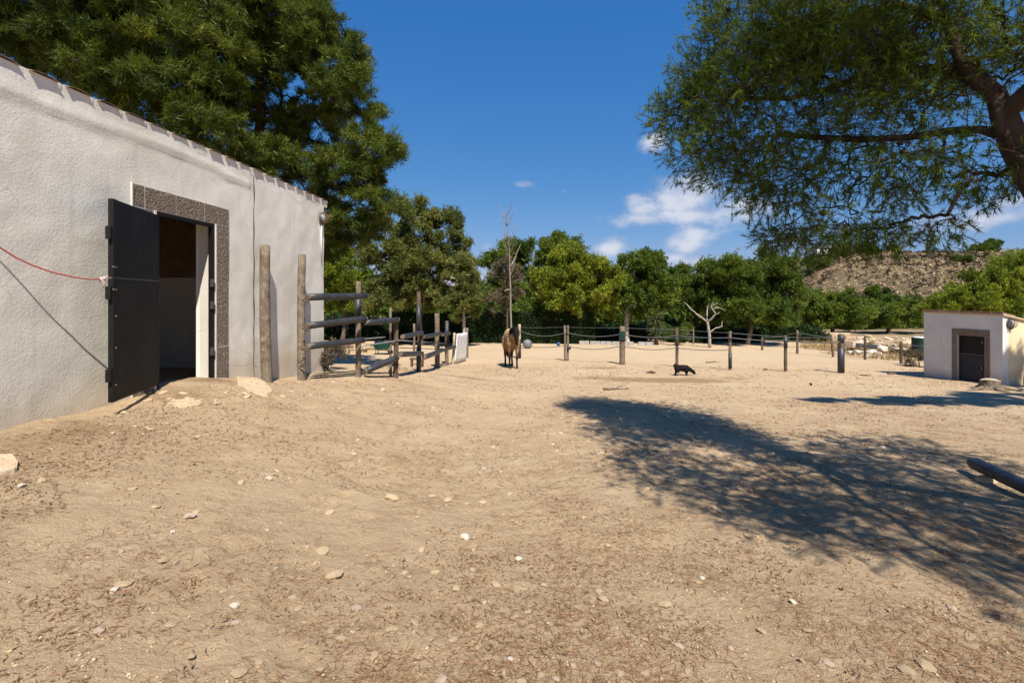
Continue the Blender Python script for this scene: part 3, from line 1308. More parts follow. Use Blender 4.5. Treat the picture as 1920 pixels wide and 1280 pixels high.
    for d, zz in ((d1, 1.50), (d2, 1.71)):
        m2 = MB()
        m2.tube([H + Fd * .93 + nrm * .03 + Vector((0, 0, zz)), H + Fd * 1.0 + nrm * .03 + Vector((0, 0, zz))], .009, 8)
        m2.build('bolt', M['iron'], d, smooth=True)
    for zz in (.60, .95, 1.25):
        m2 = MB()
        m2.ball(H + Fd * .925 + nrm * .02 + Vector((0, 0, zz)), .011, 8, 5)
        m2.build('rivet', M['iron'], d1, smooth=True)
    return root


build_stable()


def wall_lamp(name, label, c, fwd, right, r, conduit=None):
    root = thing(name, label, 'lamp', c, 'round bulkhead wall lamps')
    up = Vector((0, 0, 1))

    def disc(d0, d1, r0, r1, mat, nm, n=18):
        mb = MB()
        vs, fs = [], []
        for d, rr in ((d0, r0), (d1, r1)):
            for k in range(n):
                th = 2 * math.pi * k / n
                vs.append(Vector(c) + fwd * d + right * math.cos(th) * rr + up * math.sin(th) * rr * 1.15)
        for k in range(n):
            fs.append((k, (k + 1) % n, n + (k + 1) % n, n + k))
        fs += [tuple(range(n - 1, -1, -1)), tuple(range(n, 2 * n))]
        mb.add(vs, fs)
        return mb.build(nm, mat, root, smooth=False, bevel=.004)
    disc(0, .05, r, r * .96, M['iron'], 'lamp_body')
    mb = MB()
    mb.ball(Vector(c) + fwd * .035, r * .80, 16, 10, (.75, 1, 1.12))
    mb.build('lamp_glass', M['glass'], root, smooth=True)
    for k in range(3):
        mb = MB()
        th = (k - 1) * .55
        pts = []
        for i in range(9):
            a = -math.pi / 2 + math.pi * i / 8
            pts.append(Vector(c) + fwd * (.052 + math.cos(a) * r * .9) + right * (math.sin(th) * r * .8) + up * math.sin(a) * r * 1.1 * math.cos(th))
        mb.tube(pts, .006, 5)
        mb.build('cage_bar', M['rust'], root, smooth=True)
    mb = MB()
    mb.box(Vector(c) + fwd * .03 - up * r * 1.2, (.05, .05, .035))
    mb.build('cable_gland', M['rust'], root, bevel=.004)
    if conduit:
        mb = MB()
        mb.tube(conduit, .013, 8)
        mb.build('conduit', M['conduit'], root, smooth=True)
    return root


WN3 = Vector((WN[0], WN[1], 0))
WU3 = Vector((WU[0], WU[1], 0))
lp = WP(9.06, .02, 0)
lp.z = EYE + (HOR - 409) / FPX * lp.y
wall_lamp('wall_lamp', 'caged round lamp with white conduit at the far top corner of the stable', lp, WN3, WU3, .095,
          [lp + Vector((0, 0, -.10)) + WN3 * .01, lp + Vector((0, 0, -.4)) + WN3 * .004, lp + Vector((0, 0, -.80)) + WN3 * .004])


def build_rope():
    root = thing('rope', 'thin red rope hanging from the stable wall to the black door', 'rope', wall_px(190, 521, .31))
    ks = [(-60, 425, .02), (-30, 446, .035), (0, 464, .06), (30, 483, .095), (60, 497, .13), (100, 511, .185), (140, 520, .24), (170, 524, .28), (192, 523, .305)]
    pts = [wall_px(*k) for k in ks]
    mb = MB()
    mb.tube(pts, .0065, 6)
    mb.build('cord', M['rope'], root, smooth=True)
    mb = MB()
    e = pts[-1]
    for i in range(5):
        a = i * 1.3
        mb.tube([e + Vector((.018 * math.cos(a + j), .018 * math.sin(a + j), .02 * math.sin(a * 2 + j * 1.2) - .004 * i)) for j in range(5)], .007, 5)
    mb.tube([e, e + Vector((.02, .0, -.03)), e + Vector((.01, -.01, -.08))], .006, 5)
    mb.tube([e, wall_px(206, 516, .31)], .007, 5)
    mb.build('knot', M['rope_pale'], root, smooth=True)
    mb = MB()
    mb.tube([pts[0] - WN3 * .03, pts[0] + WN3 * .02, pts[0] + WN3 * .025 + Vector((0, 0, .03))], .006, 6)
    mb.build('hook', M['iron'], root, smooth=True)


build_rope()


# ------------------------------------------------------------------ posts, rails and fences
def log_pts(a, b, n=7, bend=.012, rg=rnd):
    a, b = Vector(a), Vector(b)
    L = (b - a).length
    o1 = Vector((rg.uniform(-1, 1), rg.uniform(-1, 1), rg.uniform(-.3, .3))) * bend * L
    return [a + (b - a) * (i / (n - 1)) + o1 * math.sin(math.pi * i / (n - 1)) + Vector((rg.uniform(-1, 1), rg.uniform(-1, 1), 0)) * .002 for i in range(n)]


def log(mb, a, b, r0, r1=None, n=7, sides=10, bend=.008, jit=.05):
    r1 = r1 or r0
    rg = rnd
    pts = log_pts(a, b, n, bend)
    d = (pts[-1] - pts[-2]).normalized()
    rad = [r0 + (r1 - r0) * i / (n - 1) for i in range(n)]
    # softened far end
    pts.append(pts[-1] + d * r1 * .12)
    rad.append(r1 * .86)
    mb.tube(pts, rad, sides, True, jit, rg)
    return mb


def build_lone_post():
    base = wall_px(503, 722, .26)
    top = wall_px(496.5, 461, .10)
    root = thing('wooden_post', 'tall weathered round post leaning against the stable beside the door', 'post', base)
    mb = MB()
    log(mb, base - Vector((0, 0, .3)), top, .076, .072, 9, 12, .012, .05)
    mb.build('shaft', M['wood'], root, smooth=True)


build_lone_post()

BASE_Y = {}


def build_rail_fence():
    b2 = wall_px(566, 718, .31)
    t2 = wall_px(566, 478, .16)
    root = thing('rail_fence', 'corral fence of grey posts and black sleeved rails beside the stable', 'fence', b2)
    mb = MB()
    log(mb, b2 - Vector((0, 0, .3)), t2, .067, .064, 9, 12, .01, .05)
    p2 = mb.build('post', M['wood'], root, smooth=True)
    Y2 = b2.y
    Ys = {}

    def post(key, px, top, base, wpx, mat, topdx=0, sleeve=None):
        g = ground_at(px, base)
        Ys[key] = g.y
        r = wpx / 2 * g.y / FPX
        t = at(px + topdx, top, g.y)
        mb = MB()
        log(mb, g - Vector((0, 0, .35)), t, r, r * .93, 7, 10, .006, .06)
        p = mb.build('post', M[mat], root, smooth=True)
        if sleeve:
            for (y0, y1) in sleeve:
                m2 = MB()
                m2.tube([at(px + topdx * .5, y1, g.y), at(px + topdx * .8, y0, g.y)], r * 1.12, 12)
                m2.build('sleeve', M['rail'], p, smooth=True)
        return g
    g3 = post(3, 671, 528, 706, 10.5, 'wood', 1, [(556, 603)])
    g4 = post(4, 733, 577, 706, 5, 'wood', -1)
    g4b = post(41, 741.5, 598, 708, 9.5, 'wood_dark', 1)
    g5 = post(5, 785, 547, 698, 8, 'wood_dark', 0, [(573, 621), (650, 697)])
    g6 = post(6, 820, 588, 689, 10, 'wood', -.5)
    g7 = post(7, 838, 602, 683, 7, 'wood', 0, [(602, 655)])
    g8 = post(8, 848, 624, 683, 5, 'wood_pale', 4)
    post(9, 876, 615, 670, 4.5, 'wood', 0)
    post(10, 776.5, 607, 664, 4.5, 'wood')

    def rail(x0, y0, Y0, x1, y1, Y1, wpx, thin=False):
        a = at(x0, y0, Y0)
        c = at(x1, y1, Y1)
        r = wpx / 2 * (Y0 + Y1) / 2 / FPX
        mb = MB()
        d = (c - a).normalized()
        pts = log_pts(a, c, 7, .006)
        mb.tube(pts, r, 12)
        o = mb.build('rail', M['wire'] if thin else M['rail'], root, smooth=True)
        if not thin:
            for e, s in ((a, -1), (c, 1)):
                m2 = MB()
                m2.tube([e, e + d * s * .028, e + d * s * .034], [r * .86, r * .84, r * .74], 10, True, .06, rnd)
                m2.build('wood_end', M['wood'], o)
        return o
    f = .10
    Y3, Y4, Y5, Y6, Y7, Y8 = Ys[3], Ys[41], Ys[5], Ys[6], Ys[7], Ys[8]
    rail(580, 557, Y2 - .02, 686, 555, Y3 - .12, 12.5)
    rail(580, 610.5, Y2 - .02, 684, 597.5, Y3 - .12, 12)
    rail(580, 649, Y2 - .02, 681, 637.5, Y3 - .12, 12)
    rail(687, 605, Y3 - .10, 745, 599.5, Y4 - .1, 10.5)
    rail(686, 695, Y3 + .1, 744, 670.5, Y4 - .12, 12.5)
    rail(755, 631.5, Y4, 791, 623, Y5 - .1, 9)
    rail(751, 664, Y4 + .05, 791, 662.5, Y5 - .1, 9.5)
    rail(793, 632, Y5, 827, 625, Y6 - .1, 7.5)
    rail(796, 669, Y5, 828, 656, Y6 - .1, 9)
    rail(829, 628, Y6, 843, 624.5, Y7 - .1, 6.5)
    rail(829, 657, Y6, 853, 649.5, Y8 - .1, 6)
    rail(676, 649, Y3, 747, 638, Y4, 2.4, True)
    rail(747, 638, Y4, 838, 643, Y7, 1.8, True)
    rail(676, 636, Y3 + 2, 722, 632, Y4 + 2, 2.4, True)
    rail(747, 652, Y4, 822, 655, Y6, 1.3, True)
    rail(747, 664, Y4, 778, 668, Y5, 1.3, True)
    # twine that ties the rails to the first post
    for (x, y) in ((574, 560), (573, 613), (573, 652), (567, 676)):
        m2 = MB()
        c = at(x, y, Y2 - .03)
        for k in range(3):
            ang = k * .8
            m2.tube([c + Vector((.055 * math.cos(ang + j * .9), .03 * math.sin(ang + j * .9) - .03, .02 * math.sin(j * 1.7 + k) - .008 * j)) for j in range(7)], .005, 5)
        m2.tube([c, c + Vector((.01, -.04, -.05)), c + Vector((.03, -.05, -.12))], .004, 5)
        m2.build('twine', M['wood_dark'], p2, smooth=True)
    # white sheet fixed to the last posts
    a = ground_at(852, 682)
    Ya, Yb = Y8 - .08, ground_at(875, 676).y - .05
    mb = MB()
    cs = [(851.5, 680.5, Ya), (874, 674.5, Yb), (876.5, 623, Yb), (856.5, 625.5, Ya)]
    P = [at(*q) for q in cs]
    n = 8
    vs, fs = [], []
    for side in (0, 1):
        for j in range(n + 1):
            for i in range(n + 1):
                u, v = i / n, j / n
                q = (P[0] * (1 - u) + P[1] * u) * (1 - v) + (P[3] * (1 - u) + P[2] * u) * v
                q = q + Vector((.2, -1, 0)) * (.02 * math.sin(u * 5 + v * 2.2) * math.sin(v * 4) + .012 * side)
                vs.append(q)
    m = (n + 1) ** 2
    for j in range(n):
        for i in range(n):
            k = j * (n + 1) + i
            fs.append((k, k + 1, k + n + 2, k + n + 1))
            fs.append((m + k, m + k + n + 1, m + k + n + 2, m + k + 1))
    for i in range(n):
        fs.append((i, m + i, m + i + 1, i + 1))
        k = n * (n + 1) + i
        fs.append((k, k + 1, m + k + 1, m + k))
        k = i * (n + 1)
        fs.append((k, k + n + 1, m + k + n + 1, m + k))
        k = k + n
        fs.append((k, m + k, m + k + n + 1, k + n + 1))
    sh = thing('white_board', 'scuffed white board standing at the end of the corral fence', 'board', a)
    mb.add(vs, fs)
    mb.build('sheet', M['white_sheet'], sh, smooth=True)


build_rail_fence()


def sag_line(a, b, drop, n=9):
    a, b = Vector(a), Vector(b)
    return [a + (b - a) * (i / (n - 1)) - Vector((0, 0, drop * (1 - (2 * i / (n - 1) - 1) ** 2))) for i in range(n)]


def build_paddock_fence():
    posts = [(974, 608, 672, 5.5, 'wood_pale', [(635, 671)]), (1062, 610, 677, 9, 'wood', None), (1166.5, 612, 683, 10.5, 'wood', [(622, 639)]),
             (1269, 615, 688, 5.6, 'wood_dark', [(628, 648)]), (1369, 621, 694, 5.6, 'wood', [(632, 640), (662, 690)]),
             (1473, 630, 697, 6, 'wood_dark', [(632, 652)]), (1577, 627, 699, 10, 'wood_dark', [(628, 641), (651, 698)])]
    root = thing('rope_fence', 'row of short posts strung with sagging grey hose across the paddock', 'fence', ground_at(1166, 683))
    G = []
    for (px, t, b, w, mat, sl) in posts:
        g = ground_at(px, b)
        G.append(g)
        r = w / 2 * g.y / FPX
        mb = MB()
        if px == 1062:
            for dx in (-2.6, 2.6):
                log(mb, at(px + dx, b, g.y) - Vector((0, 0, .3)), at(px + dx * 1.1, t, g.y), r * .5, r * .46, 6, 8, .004, .05)
                mb.build('post', M[mat], root, smooth=True)
                mb = MB()
        else:
            log(mb, g - Vector((0, 0, .3)), at(px, t, g.y), r, r * .95, 7, 10, .005, .06)
            p = mb.build('post', M[mat], root, smooth=True)
            for (y0, y1) in (sl or []):
                m2 = MB()
                m2.tube([at(px, y1, g.y), at(px, y0, g.y)], r * 1.14, 12)
                m2.build('sleeve', M['rail'], p, smooth=True)
    # hose lines
    up = [620, 623, 626, 629, 633, 638, 640]
    lo = [648, 648, 648, 652, 656, 661, 667]
    w1 = [614, 613, 614, 618, 624, 632, 633]
    for ys, r, mat, dr in ((up, .015, 'hose', .17), (lo, .015, 'hose', .12), (w1, .0035, 'wire', .02)):
        for i in range(6):
            if mat == 'hose' and ys is lo and i >= 4:
                continue
            a = at(posts[i][0], ys[i], G[i].y - .06)
            c = at(posts[i + 1][0], ys[i + 1], G[i + 1].y - .06)
            mb = MB()
            mb.tube(sag_line(a, c, dr * rnd.uniform(.5, 1.3) * (.35 if i > 2 else 1), 13), r, 6)
            mb.build('hose' if mat == 'hose' else 'wire', M[mat], root, smooth=True)
    # an insulator block on the double post and a tin sign on the third post
    g = G[1]
    mb = MB()
    mb.box(at(1067, 653, g.y - .1), (.14, .06, .10))
    mb.build('insulator', M['rubber'], root, bevel=.01)
    g = G[2]
    mb = MB()
    mb.box(at(1167, 629, g.y - .13), (.17, .03, .32))
    mb.build('plate', M['bin_green'], root, bevel=.004)


build_paddock_fence()


def wire_fence(label, posts, wires, mat='wood_dark', r=None):
    g0 = ground_at(posts[0][0], posts[0][2])
    root = thing('wire_fence', label, 'fence', g0, 'wire fences round the paddock')
    G = []
    for (px, t, b, w, *dx) in posts:
        g = ground_at(px, b)
        G.append(g)
        mb = MB()
        rr = w / 2 * g.y / FPX
        log(mb, g - Vector((0, 0, .3)), at(px + (dx[0] if dx else 0), t, g.y), rr, rr * .9, 5, 8, .006, .06)
        mb.build('post', M[mat], root, smooth=True)
    for f in wires:
        for i in range(len(posts) - 1):
            h0 = (posts[i][2] - posts[i][1]) * G[i].y / FPX
            h1 = (posts[i + 1][2] - posts[i + 1][1]) * G[i + 1].y / FPX
            mb = MB()
            mb.tube(sag_line(G[i] + Vector((0, -.04, h0 * f)), G[i + 1] + Vector((0, -.04, h1 * f)), .03, 6), .009, 4)
            mb.build('wire', M['wire'], root, smooth=True)
    return root


wire_fence('dark post and wire fence leading to the small shed on the right',
           [(1429, 632, 656, 4), (1495, 619, 663, 4.5), (1563, 628, 669, 4.5, -5), (1622, 630, 674, 4.5), (1690, 640, 682, 5.5), (1745, 646, 690, 5)], (.3, .6, .9))
wire_fence('thin pale wire fence along the far edge of the paddock behind the horse',
           [(880, 602, 626, 3), (936, 600, 627, 3.2), (1000, 604, 631, 3), (1100, 607, 636, 3), (1213, 610, 640, 3), (1300, 616, 645, 3)], (.35, .65, .92), 'wood')
wire_fence('thin wire fence behind the corral rails near the wheelbarrow',
           [(614, 590, 634, 3.4), (652, 590, 636, 3.4), (713, 590, 634, 3), (765, 598, 632, 3.2), (800, 604, 632, 3)], (.2, .45, .7, .92), 'wood')


# ------------------------------------------------------------------ the small shed on the right
def build_shed():
    a = ground_at(1880, 727)
    Yr = 13.0
    xr = 920 / FPX * Yr
    # front runs away from the camera, side faces the camera
    A = Vector((xr, Yr, 0))                        # near corner
    B = Vector((772 / FPX * 15.2, 15.2, 0))        # far front corner
    u = (B - A).normalized()                       # along the front
    n = Vector((-u.y, u.x, 0))                     # out of the front, to the left
    if n.x > 0:
        n = -n
    L = (B - A).length
    z0 = min(gz(A.x, A.y), gz(B.x, B.y)) - .3
    zA = EYE - (592 - HOR) / FPX * Yr
    zB = EYE - (586 - HOR) / FPX * 15.2
    W = 2.4
    root = thing('small_shed', 'small white plastered shed with a brown framed half-door and dark opening', 'shed', (A.x + 1, A.y + 1, gz(A.x, A.y)))

    def P(s, o, z):
        q = A + u * s + n * o
        return Vector((q.x, q.y, z))

    def zt(s, o):
        return zA + (zB - zA) * s / L + o * .22       # roof falls away to the right
    s0, s1 = L * .20, L * .545                       # door
    zd0 = gz(*(A + u * (s0 + s1) / 2).xy) - .02
    zd1 = EYE - (629.5 - HOR) / FPX * (A + u * (s0 + s1) / 2).y

    def slab(mb, sa, sb, oa, ob, za, zb, roofed=False):
        mb.hexa([P(sa, oa, za), P(sb, oa, za), P(sb, ob, za), P(sa, ob, za)] +
                ([P(s, o, zt(s, o)) for s, o in ((sa, oa), (sb, oa), (sb, ob), (sa, ob))] if roofed else [P(sa, oa, zb), P(sb, oa, zb), P(sb, ob, zb), P(sa, ob, zb)]))
    t = .18
    mb = MB()
    slab(mb, 0, s0, -t, 0, z0, 0, True)
    slab(mb, s1, L, -t, 0, z0, 0, True)
    mb.hexa([P(s0, -t, zd1), P(s1, -t, zd1), P(s1, 0, zd1), P(s0, 0, zd1)] + [P(s, o, zt(s, o)) for s, o in ((s0, -t), (s1, -t), (s1, 0), (s0, 0))])
    mb.build('front_wall', M['plaster_shed'], root)
    mb = MB()
    slab(mb, .002, t, -W, -t - .002, z0, 0, True)
    mb.build('side_wall', M['plaster_ochre'], root)
    mb = MB()
    slab(mb, L - t, L - .002, -W, -t - .002, z0, 0, True)
    slab(mb, .002, L - .002, -W - .15, -W - .002, z0, 0, True)
    mb.build('back_wall', M['plaster_shed'], root)
    # roof: thin slabs with a ragged lip
    rg = random.Random(5)
    mb = MB()
    a0, a1, b0, b1 = -.05, L + .03, -W - .1, .03
    q = [P(s, o, zt(s, o) + .004) for s, o in ((a0, b0), (a1, b0), (a1, b1), (a0, b1))]
    mb.hexa(q + [v + Vector((0, 0, .05)) for v in q])
    rf = mb.build('roof', M['concrete'], root, bevel=.01)
    k = 8
    for i in range(k):
        mb = MB()
        sa, sb = a0 + (a1 - a0) * i / k + .006, a0 + (a1 - a0) * (i + 1) / k - .006
        ob = .045 + rg.uniform(-.02, .02)
        q = [P(s, o, zt(s, o) + .056 + rg.uniform(0, .006)) for s, o in ((sa, -.35), (sb, -.35), (sb, ob), (sa, ob))]
        mb.hexa(q + [v + Vector((0, 0, .03)) for v in q])
        mb.build('roof_tile', M['tile_clay'], rf, bevel=.006)
    # door surround of brown tiles
    fw = .125
    zlist = np.linspace(zd0 - .05, zd1, 5)
    for (sa, sb) in ((s0 - fw, s0 - .004), (s1 + .004, s1 + fw)):
        for i in range(4):
            mb = MB()
            slab(mb, sa, sb, .0, .02 + rg.uniform(0, .004), zlist[i] + .003, zlist[i + 1] - .003)
            mb.build('frame_tile', M['tile'], root)
    sl = np.linspace(s0 - fw, s1 + fw, 4)
    for i in range(3):
        mb = MB()
        slab(mb, sl[i] + .003, sl[i + 1] - .003, .0, .02 + rg.uniform(0, .004), zd1 + .003, zd1 + .19)
        mb.build('frame_tile', M['tile'], root)
    # lower half-door; black panel above puts the opening's darkness into colour
    zm = zd0 + (zd1 - zd0) * .60
    for (za, zb, mat) in ((zd0 - .1, zm - .012, 'door_blue'), (zm + .012, zd1, 'black_metal')):
        mb = MB()
        slab(mb, s0, s1, -.12, -.08, za, zb)
        d = mb.build('door', M[mat], root, bevel=.004)
        m2 = MB()
        m2.box(P(s0 + .12, -.07, (za + zb) / 2 + .1), (.03, .05, .09))
        m2.build('latch', M['iron'], d, bevel=.004)
    mb = MB()
    slab(mb, s0, s1, -.11, -.07, zm - .010, zm + .010)
    mb.build('door_strip', M['iron'], root)
    c = P(0, -.42, EYE - (608 - HOR) / FPX * (Yr - .02))
    c = Vector((A.x + (1896 - 1880) / FPX * Yr, Yr - .0, EYE - (606.5 - HOR) / FPX * Yr))
    fwd = -u
    c = A - n * .22 + fwd * .0
    c.z = EYE - (606.5 - HOR) / FPX * Yr
    wall_lamp('wall_lamp', 'rusty round lamp high on the sunlit side of the small shed', c, fwd, -n, .115)
    return A, B, u, n


SHED = build_shed()
A_, B_, u_, n_ = SHED


def build_bin():
    base = A_ - n_ * .98 - u_ * .32
    z = gz(base.x, base.y)
    base = Vector((base.x, base.y, z))
    root = thing('green_bin', 'dark green plastic bin against the sunlit side of the small shed', 'bin', base)
    mb = MB()
    mb.tube([base + Vector((0, 0, h)) for h in (.0, .05, .62, .64)], [.19, .20, .26, .26], 16)
    b = mb.build('body', M['bin_green'], root, smooth=False, bevel=.01)
    mb = MB()
    mb.tube([base + Vector((0, 0, h)) for h in (.645, .67, .72, .735)], [.285, .285, .22, .1], 16)
    mb.build('lid', M['bin_green'], root, bevel=.01)
    mb = MB()
    mb.tube([base + Vector((.28 * math.cos(a), .28 * math.sin(a), .60)) for a in np.linspace(0, 2 * math.pi, 17)], .015, 6)
    mb.build('rim', M['bin_green'], root, smooth=True)


build_bin()


def build_stump():
    g = ground_at(1857, 731)
    root = thing('tree_stump', 'pale sawn tree stump with spreading roots in front of the small shed', 'stump', g)
    mb = MB()
    n, rings = 28, 7
    vs, fs = [], []
    for j in range(rings):
        f = j / (rings - 1)
        for k in range(n):
            th = 2 * math.pi * k / n
            root_w = max(0, math.cos(th * 2.5 + .4)) ** 3 + .6 * max(0, math.cos(th * 3 + 2)) ** 4
            r = .19 + (1 - f) ** 3.2 * (.10 + .30 * root_w) + .012 * math.sin(th * 9 + j)
            vs.append(g + Vector((r * math.cos(th), r * math.sin(th), -.05 + f * .29 + (.02 * math.sin(th * 2) if j == rings - 1 else 0))))
    for j in range(rings - 1):
        for k in range(n):
            fs.append((j * n + k, j * n + (k + 1) % n, (j + 1) * n + (k + 1) % n, (j + 1) * n + k))
    mb.add(vs, fs)
    mb.build('bole', M['wood'], root, smooth=True)
    mb = MB()
    top = vs[-n:]
    c = g + Vector((0, 0, .235))
    mb.add([c] + [v + Vector((0, 0, .003)) for v in top], [(0, 1 + k, 1 + (k + 1) % n) for k in range(n)])
    mb.build('cut_face', M['wood_pale'], root)
    for (th, ln, w) in ((math.pi * 1.02, .75, .05), (-.35, .55, .05), (4.4, .45, .045)):
        mb = MB()
        pts = []
        for i in range(7):
            f = i / 6
            x = g.x + math.cos(th + .25 * f) * (.2 + ln * f)
            y = g.y + math.sin(th + .25 * f) * (.2 + ln * f)
            pts.append(Vector((x, y, gz(x, y) + .06 * (1 - f) ** 1.5 - .008)))
        mb.tube(pts, [w * (1 - .75 * i / 6) for i in range(7)], 8, True, .08, rnd)
        mb.build('root', M['wood'], root, smooth=True)


build_stump()


def build_fallen_pole():
    a = ground_at(1830, 888)
    a.z += .12
    b = ground_at(1930, 935)
    b.z += .10
    b = a + (b - a) * 1.8
    root = thing('fallen_pole', 'black sleeved pole lying in the tree shade at the right edge', 'pole', a)
    mb = MB()
    d = (b - a).normalized()
    pts = [a - d * .09, a - d * .07, a - d * .03] + log_pts(a, b, 8, .006)
    mb.tube(pts, [.02, .045, .058] + [.064] * 8, 14)
    mb.build('sleeve', M['rail'], root, smooth=True)
    for f in (.12, .8):
        c = a + (b - a) * f
        mb = MB()
        z = gz(c.x, c.y)
        mb.ball((c.x, c.y, z + .0), .09, 9, 6, (1.1, .9, .6))
        mb.build('prop_stone', M['stone'], root)


build_fallen_pole()


# ------------------------------------------------------------------ the great pine on the right
def build_right_pine():
    base = Vector((4.55, 3.45, gz(4.55, 3.45)))
    root = thing('pine_tree', 'big shady pine reaching in from the upper right with drooping twigs', 'tree', base)
    sk, par = [], []

    def chain(pts, start):
        k = start
        for p in pts:
            sk.append(np.array(p, float))
            par.append(k)
            k = len(sk) - 1
        return k
    def dep(px):
        # the crown reaches from the near trunk on the right away to the left
        return 6.0 - (px - 1230) / 670 * 2.4

    def pt(px, py, dy=0.0):
        return at(px, py, dep(px) + dy)
    t0 = chain([base - Vector((0, 0, .3)), base + Vector((-.05, 0, .7)), pt(2010, 455), pt(1972, 395), pt(1930, 322), pt(1898, 258), pt(1882, 215)], -1)
    fork = t0
    low = fork - 1
    chain([pt(1840, 243), pt(1780, 246), pt(1700, 258), pt(1620, 262), pt(1540, 258), pt(1460, 252)], low)
    a = chain([pt(1868, 180), pt(1835, 150), pt(1800, 110)], fork)
    chain([pt(1770, 128, .1), pt(1700, 132, .2), pt(1630, 138, .2), pt(1560, 165, .2), pt(1480, 185, .2), pt(1400, 185, .1)], a - 1)
    b = chain([pt(1780, 40), pt(1740, -60), pt(1690, -180), pt(1640, -300)], a)
    chain([pt(1690, 10, .3), pt(1600, 30, .3), pt(1500, 45, .3), pt(1420, 60, .2)], b - 3)
    # limbs over the camera's right, out of the frame
    chain([(3.9, 2.9, 3.4), (4.0, 2.0, 3.8), (3.8, 1.0, 4.0), (3.6, .2, 4.0), (3.6, -.4, 4.0)], fork)
    chain([(4.4, 2.8, 3.5), (5.0, 2.0, 4.1), (5.0, 1.0, 4.4), (4.7, -.4, 4.5)], fork)
    chain([(4.7, 3.4, 3.4), (5.4, 3.0, 4.0), (6.2, 2.6, 4.4)], fork)
    # crown volume in view: (pixel, depth, half sizes, weight, droop)
    vis = [(1325, 225, 6.0, 85, 85, .9, 90, .1), (1400, 110, 6.2, 110, 100, 1.0, 110, .1), (1390, 300, 5.9, 110, 60, .8, 80, .4),
           (1330, 60, 6.1, 35, 60, .5, 14, .0), (1255, 205, 6.0, 26, 26, .3, 9, 0), (1300, 160, 6.0, 45, 45, .4, 22, 0),
           (1510, 60, 6.3, 130, 90, 1.1, 120, .1), (1530, 170, 6.2, 130, 70, 1.0, 85, .3), (1490, 300, 5.8, 100, 60, .9, 62, .7),
           (1640, 80, 6.3, 140, 90, 1.2, 105, .2), (1660, 200, 6.1, 130, 60, 1.0, 64, .5), (1790, 80, 6.3, 140, 100, 1.2, 90, .2),
           (1640, 310, 5.7, 130, 45, .9, 52, .9), (1770, 310, 5.8, 110, 50, .9, 40, .9), (1445, 355, 5.7, 75, 35, .7, 26, .9),
           (1530, 420, 5.6, 100, 35, .7, 44, .9), (1700, 425, 5.6, 70, 26, .5, 26, .9), (1600, 450, 5.6, 100, 20, .6, 22, .9), (1480, 440, 5.6, 60, 18, .4, 14, .6),
           (1870, 330, 5.9, 50, 35, .6, 20, .8), (1890, 120, 6.3, 70, 90, .8, 40, .3), (1600, -60, 6.0, 260, 70, 1.4, 120, .2), (1400, -40, 6.1, 90, 40, .8, 40, .1)]
    T, W = [], []
    for (px, py, yy, rx, ry, rd, n, dr) in vis:
        n = int(n * (1.55 if dr < .3 else (1.1 if dr < .6 else .85)))
        c, rad, _ = lobe(px, py, dep(px) + (yy - 6.0) * .5, rx, ry, rd * .85)
        d = unit(rng.normal(size=(n, 3))) * (rng.random(n) ** .40)[:, None]
        T.append(np.array(c) + d * np.array(rad))
        W += [dr] * n
    nvis = len(W)
    hid = [((4.2, 2.1, 4.0), (1.0, 1.0, .5), 100), ((3.7, .8, 4.05), (.9, 1.0, .5), 90), ((3.85, -.55, 4.0), (.6, 1.0, .4), 65), ((4.9, .5, 4.4), (1.0, 1.2, .55), 100),
           ((5.6, 2.3, 4.4), (1.1, 1.0, .55), 90), ((3.2, 3.5, 4.6), (1.0, .9, .45), 60), ((2.75, 3.0, 4.6), (.8, .9, .4), 70), ((2.6, 1.7, 4.3), (.7, .9, .4), 70), ((3.0, .7, 4.1), (.6, .7, .4), 50)]
    for (c, rad, n) in hid:
        n = int(n * 1.7)
        d = unit(rng.normal(size=(n, 3))) * (rng.random(n) ** .4)[:, None]
        T.append(np.array(c) + d * np.array(rad))
        W += [.3] * n
    T = np.concatenate(T)
    W = np.array(W)
    vis_flag = np.arange(len(T)) < nvis
    nsk = len(sk)
    order_probe = np.min(np.linalg.norm(T[:, None] - np.array(sk)[None], axis=2), axis=1)
    order = np.argsort(order_probe)
    A, pr, term = grow(sk, T, wig=.20, sub=3, sag=.10, par0=par, pathw=.35, bare=5)
    V, F, r = skel_mesh(A, pr, .0035, p=2.0, r_base=.092, minr=0.0, flare=1.15)
    # twigs and needles at every end
    TP = A[term]
    TD = unit(TP - A[[pr[k] for k in term]])
    TW = W[order]
    TV = vis_flag[order]
    nt = np.where(TV, 6, 5)
    rep = np.repeat(np.arange(len(TP)), nt)
    m = len(rep)
    dr = TW[rep]
    d = unit(TD[rep] * .8 + rng.normal(size=(m, 3)) * .75 + np.stack([np.zeros(m), np.zeros(m), .35 - 1.25 * dr], 1))
    ln = rng.uniform(.12, .30, m)
    st = TP[rep] + rng.normal(size=(m, 3)) * .03
    # each twig in two bits, the second turned up a little
    d2 = unit(d + rng.normal(size=(m, 3)) * .3 + np.array((0, 0, .22)))
    mid = st + d * (ln * .5)[:, None]
    end = mid + d2 * (ln * .5)[:, None]

    def sticks(a, b, w):
        n = len(a)
        s = unit(np.cross(b - a, rng.normal(size=(n, 3)))) * w
        q = unit(np.cross(b - a, s)) * w
        VV = np.stack([a + s, a - s, b - s * .6, b + s * .6], 1).reshape(-1, 3)
        FF = np.arange(n)[:, None] * 4 + np.array((0, 1, 2, 3))
        return VV, FF
    V1, F1 = sticks(np.concatenate([st, mid]), np.concatenate([mid, end]), .0022)
    np_mesh('trunk', np.concatenate([V, V1]), np.concatenate([F, F1 + len(V)]), M['bark'], root, smooth=True)
    # needles: on the outer part of each twig
    nn = np.where(TV[rep], 26, 11)
